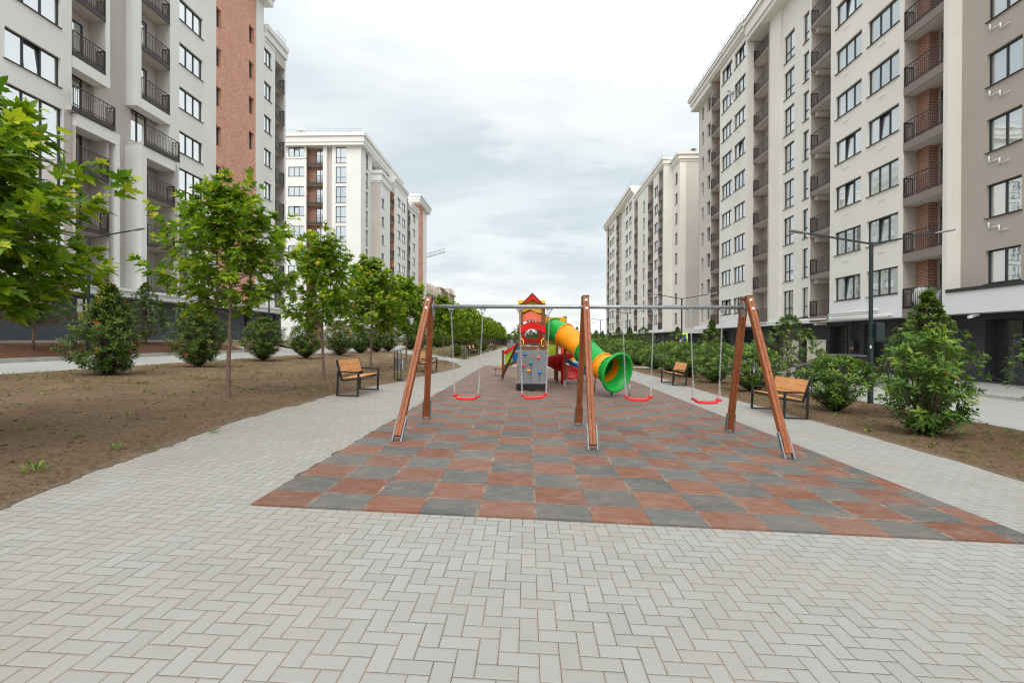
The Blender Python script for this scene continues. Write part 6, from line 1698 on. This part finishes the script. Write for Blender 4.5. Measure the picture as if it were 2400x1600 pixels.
# ------------------------------------------------------------------ ground litter: weeds, thin grass, clods, dry leaves
g = random.Random(77)
def scatter_weeds(name, n, region, zf, dens, lsz, mat, tmpl, per, lab, flat=0.6, cluster=True):
    pos = []; dr = []; nm = []; sz = []; tn = []
    (x0, x1, y0, y1) = region; made = 0; tries = 0
    while made < n and tries < n * 30:
        tries += 1
        x = g.uniform(x0, x1); y = y0 + (y1 - y0) * g.random() ** 1.6
        ok, z = zf(x, y)
        if not ok: continue
        if cluster and noise.noise(Vector((x * 0.5, y * 0.5, 5))) + 0.35 * g.random() < dens: continue
        made += 1
        s = lsz * g.uniform(0.5, 1.3)
        for q in range(per):
            a = g.uniform(0, 2 * PI); el = g.uniform(0.15, 1.2) * (1.4 - flat)
            d = Vector((math.cos(a), math.sin(a), el)).normalized()
            pos.append((x + g.gauss(0, s * 0.25), y + g.gauss(0, s * 0.25), z - 0.004)); dr.append(d); nm.append(Vector((0, 0, 1)) + rvec(g) * 0.4)
            sz.append(s * g.uniform(0.6, 1.2)); tn.append(g.uniform(0, 0.95))
    o = put(name, leaf_mesh(name, tmpl, pos, dr, nm, sz, np.array(tn), mat))
    return tag(o, lab, 'weeds', None, 'stuff')
def in_lb(x, y):
    return (xa(y) + 0.3 < x < xl(y) - 0.10 and -1 < y < 47), LB(x, y)
def in_rb(x, y):
    return (xr(y) + 0.10 < x < 10.5 and 0.6 < y < 30.5), RB(x, y)
scatter_weeds('weeds', 230, (-14.6, -3.5, 1, 30), in_lb, 0.02, 0.075, M['weed'], OVAL_LO, 8, 'scattered low green weeds on the left soil bed')
scatter_weeds('thin_grass', 1500, (-14.6, -3.5, 12, 46), in_lb, 0.10, 0.10, M['grass'], BLADE, 6, 'thin dry grass on the left soil bed', 0.1)
scatter_weeds('weeds', 170, (6.1, 10.5, 1, 30), in_rb, -0.05, 0.085, M['weed'], OVAL_LO, 8, 'scattered low green weeds on the right soil bed', 0.5)
scatter_weeds('thin_grass', 1300, (6.0, 10.5, 1, 30), in_rb, -0.05, 0.10, M['grass'], BLADE, 6, 'thin dry grass on the right soil bed', 0.1)
scatter_weeds('thin_grass', 2600, (-14.6, -4.4, 33.5, 110), lambda x, y: (xb2(y) + 0.2 < x < -4.5, gz(x) + 0.03), -0.2, 0.17, M['grass'], BLADE, 6, 'grass on the far left bed', 0.1)
# taller single weeds with broad leaves near the camera
for i, (x, y, s) in enumerate(((-4.88, 4.62, 0.13), (-4.92, 5.62, 0.10), (-4.72, 5.85, 0.07), (-6.84, 6.4, 0.09), (-5.9, 6.16, 0.08), (-4.6, 6.95, 0.08), (-7.6, 10.1, 0.10), (-8.54, 10.6, 0.12))):
    pos = []; dr = []; nm = []; sz = []; tn = []
    for q in range(30):
        a = g.uniform(0, 2 * PI); r = g.uniform(0, s * 0.7)
        pos.append((1.2 * r * math.cos(a), r * math.sin(a), g.uniform(0, s * 0.7))); dr.append((math.cos(a), math.sin(a), g.uniform(0.1, 1.6))); nm.append(Vector((0, 0, 1)) + rvec(g) * 0.3); sz.append(s * g.uniform(0.3, 0.62)); tn.append(g.uniform(0.1, 0.9))
    o = put('weed_plant', leaf_mesh('weed_plant', OVAL_LO, pos, dr, nm, sz, np.array(tn), M['weed'])); o.location = (x, y, LB(x, y) - 0.005)
    tag(o, ['lush green weed at the near edge of the soil, closest to the camera', 'green weed by the path edge, second from the camera', 'flat green weed right at the path edge', 'small weed in the middle of the near soil bed', 'small weed near the path, before the second maple', 'small weed by the path edge, below the second maple', 'weed left of the second maple trunk', 'upright weed left of the second maple, before the road'][i], 'weed', 'broad-leaved weeds on the soil')
# soil clods and pebbles (uncountable), dry leaves
mb = MB()
for i in range(6500):
    x = g.uniform(-14, -3.6); y = 1.5 + 15 * g.random() ** 1.7; ok, z = in_lb(x, y)
    if i % 3 == 0: x = g.uniform(6.4, 10.4); ok, z = in_rb(x, y)
    if not ok: continue
    r = 0.005 + 0.028 * g.random() ** 4
    mb.ball((x, y, z + r * 0.3), r, 6, 0, (1, g.uniform(0.7, 1.2), 0.65))
tag(mb.build('soil_clods', M['soil'], fix=False), 'small clods and stones on the soil', 'soil', None, 'stuff')
mb = MB()
for i in range(60):
    x = g.uniform(-10, -4.2); y = 2.5 + 10 * g.random() ** 1.4; ok, z = in_lb(x, y)
    if not ok: continue
    r = g.uniform(0.015, 0.035); a = g.uniform(0, 6)
    mb.face([(x + r * math.cos(a), y + r * math.sin(a), z + 0.012), (x + r * 0.5 * math.cos(a + 1.6), y + r * 0.5 * math.sin(a + 1.6), z + 0.02), (x - r * math.cos(a), y - r * math.sin(a), z + 0.01), (x + r * 0.5 * math.cos(a - 1.6), y + r * 0.5 * math.sin(a - 1.6), z + 0.006)])
tag(mb.build('dry_leaves', M['deadleaf'], fix=False), 'a sprinkle of dry orange leaves on the left soil', 'leaves', None, 'stuff')
mb = MB(); mb.grid([[(-0.03, 0, 0.0), (-0.015, 0.012, 0.006), (0.01, 0.0, 0.002), (0.035, 0.01, 0.012)], [(-0.03, 0.02, 0.004), (-0.01, 0.03, 0.008), (0.015, 0.02, 0.004), (0.04, 0.025, 0.015)]], 0)
o = mb.build('fallen_leaf', M['deadleaf'], fix=False); o.location = (-1.22, 9.25, gz(-1.2) + 0.02); o.scale = (2, 2, 2); tag(o, 'single curled dry leaf on a red rubber tile between the swings and the left legs', 'leaf')
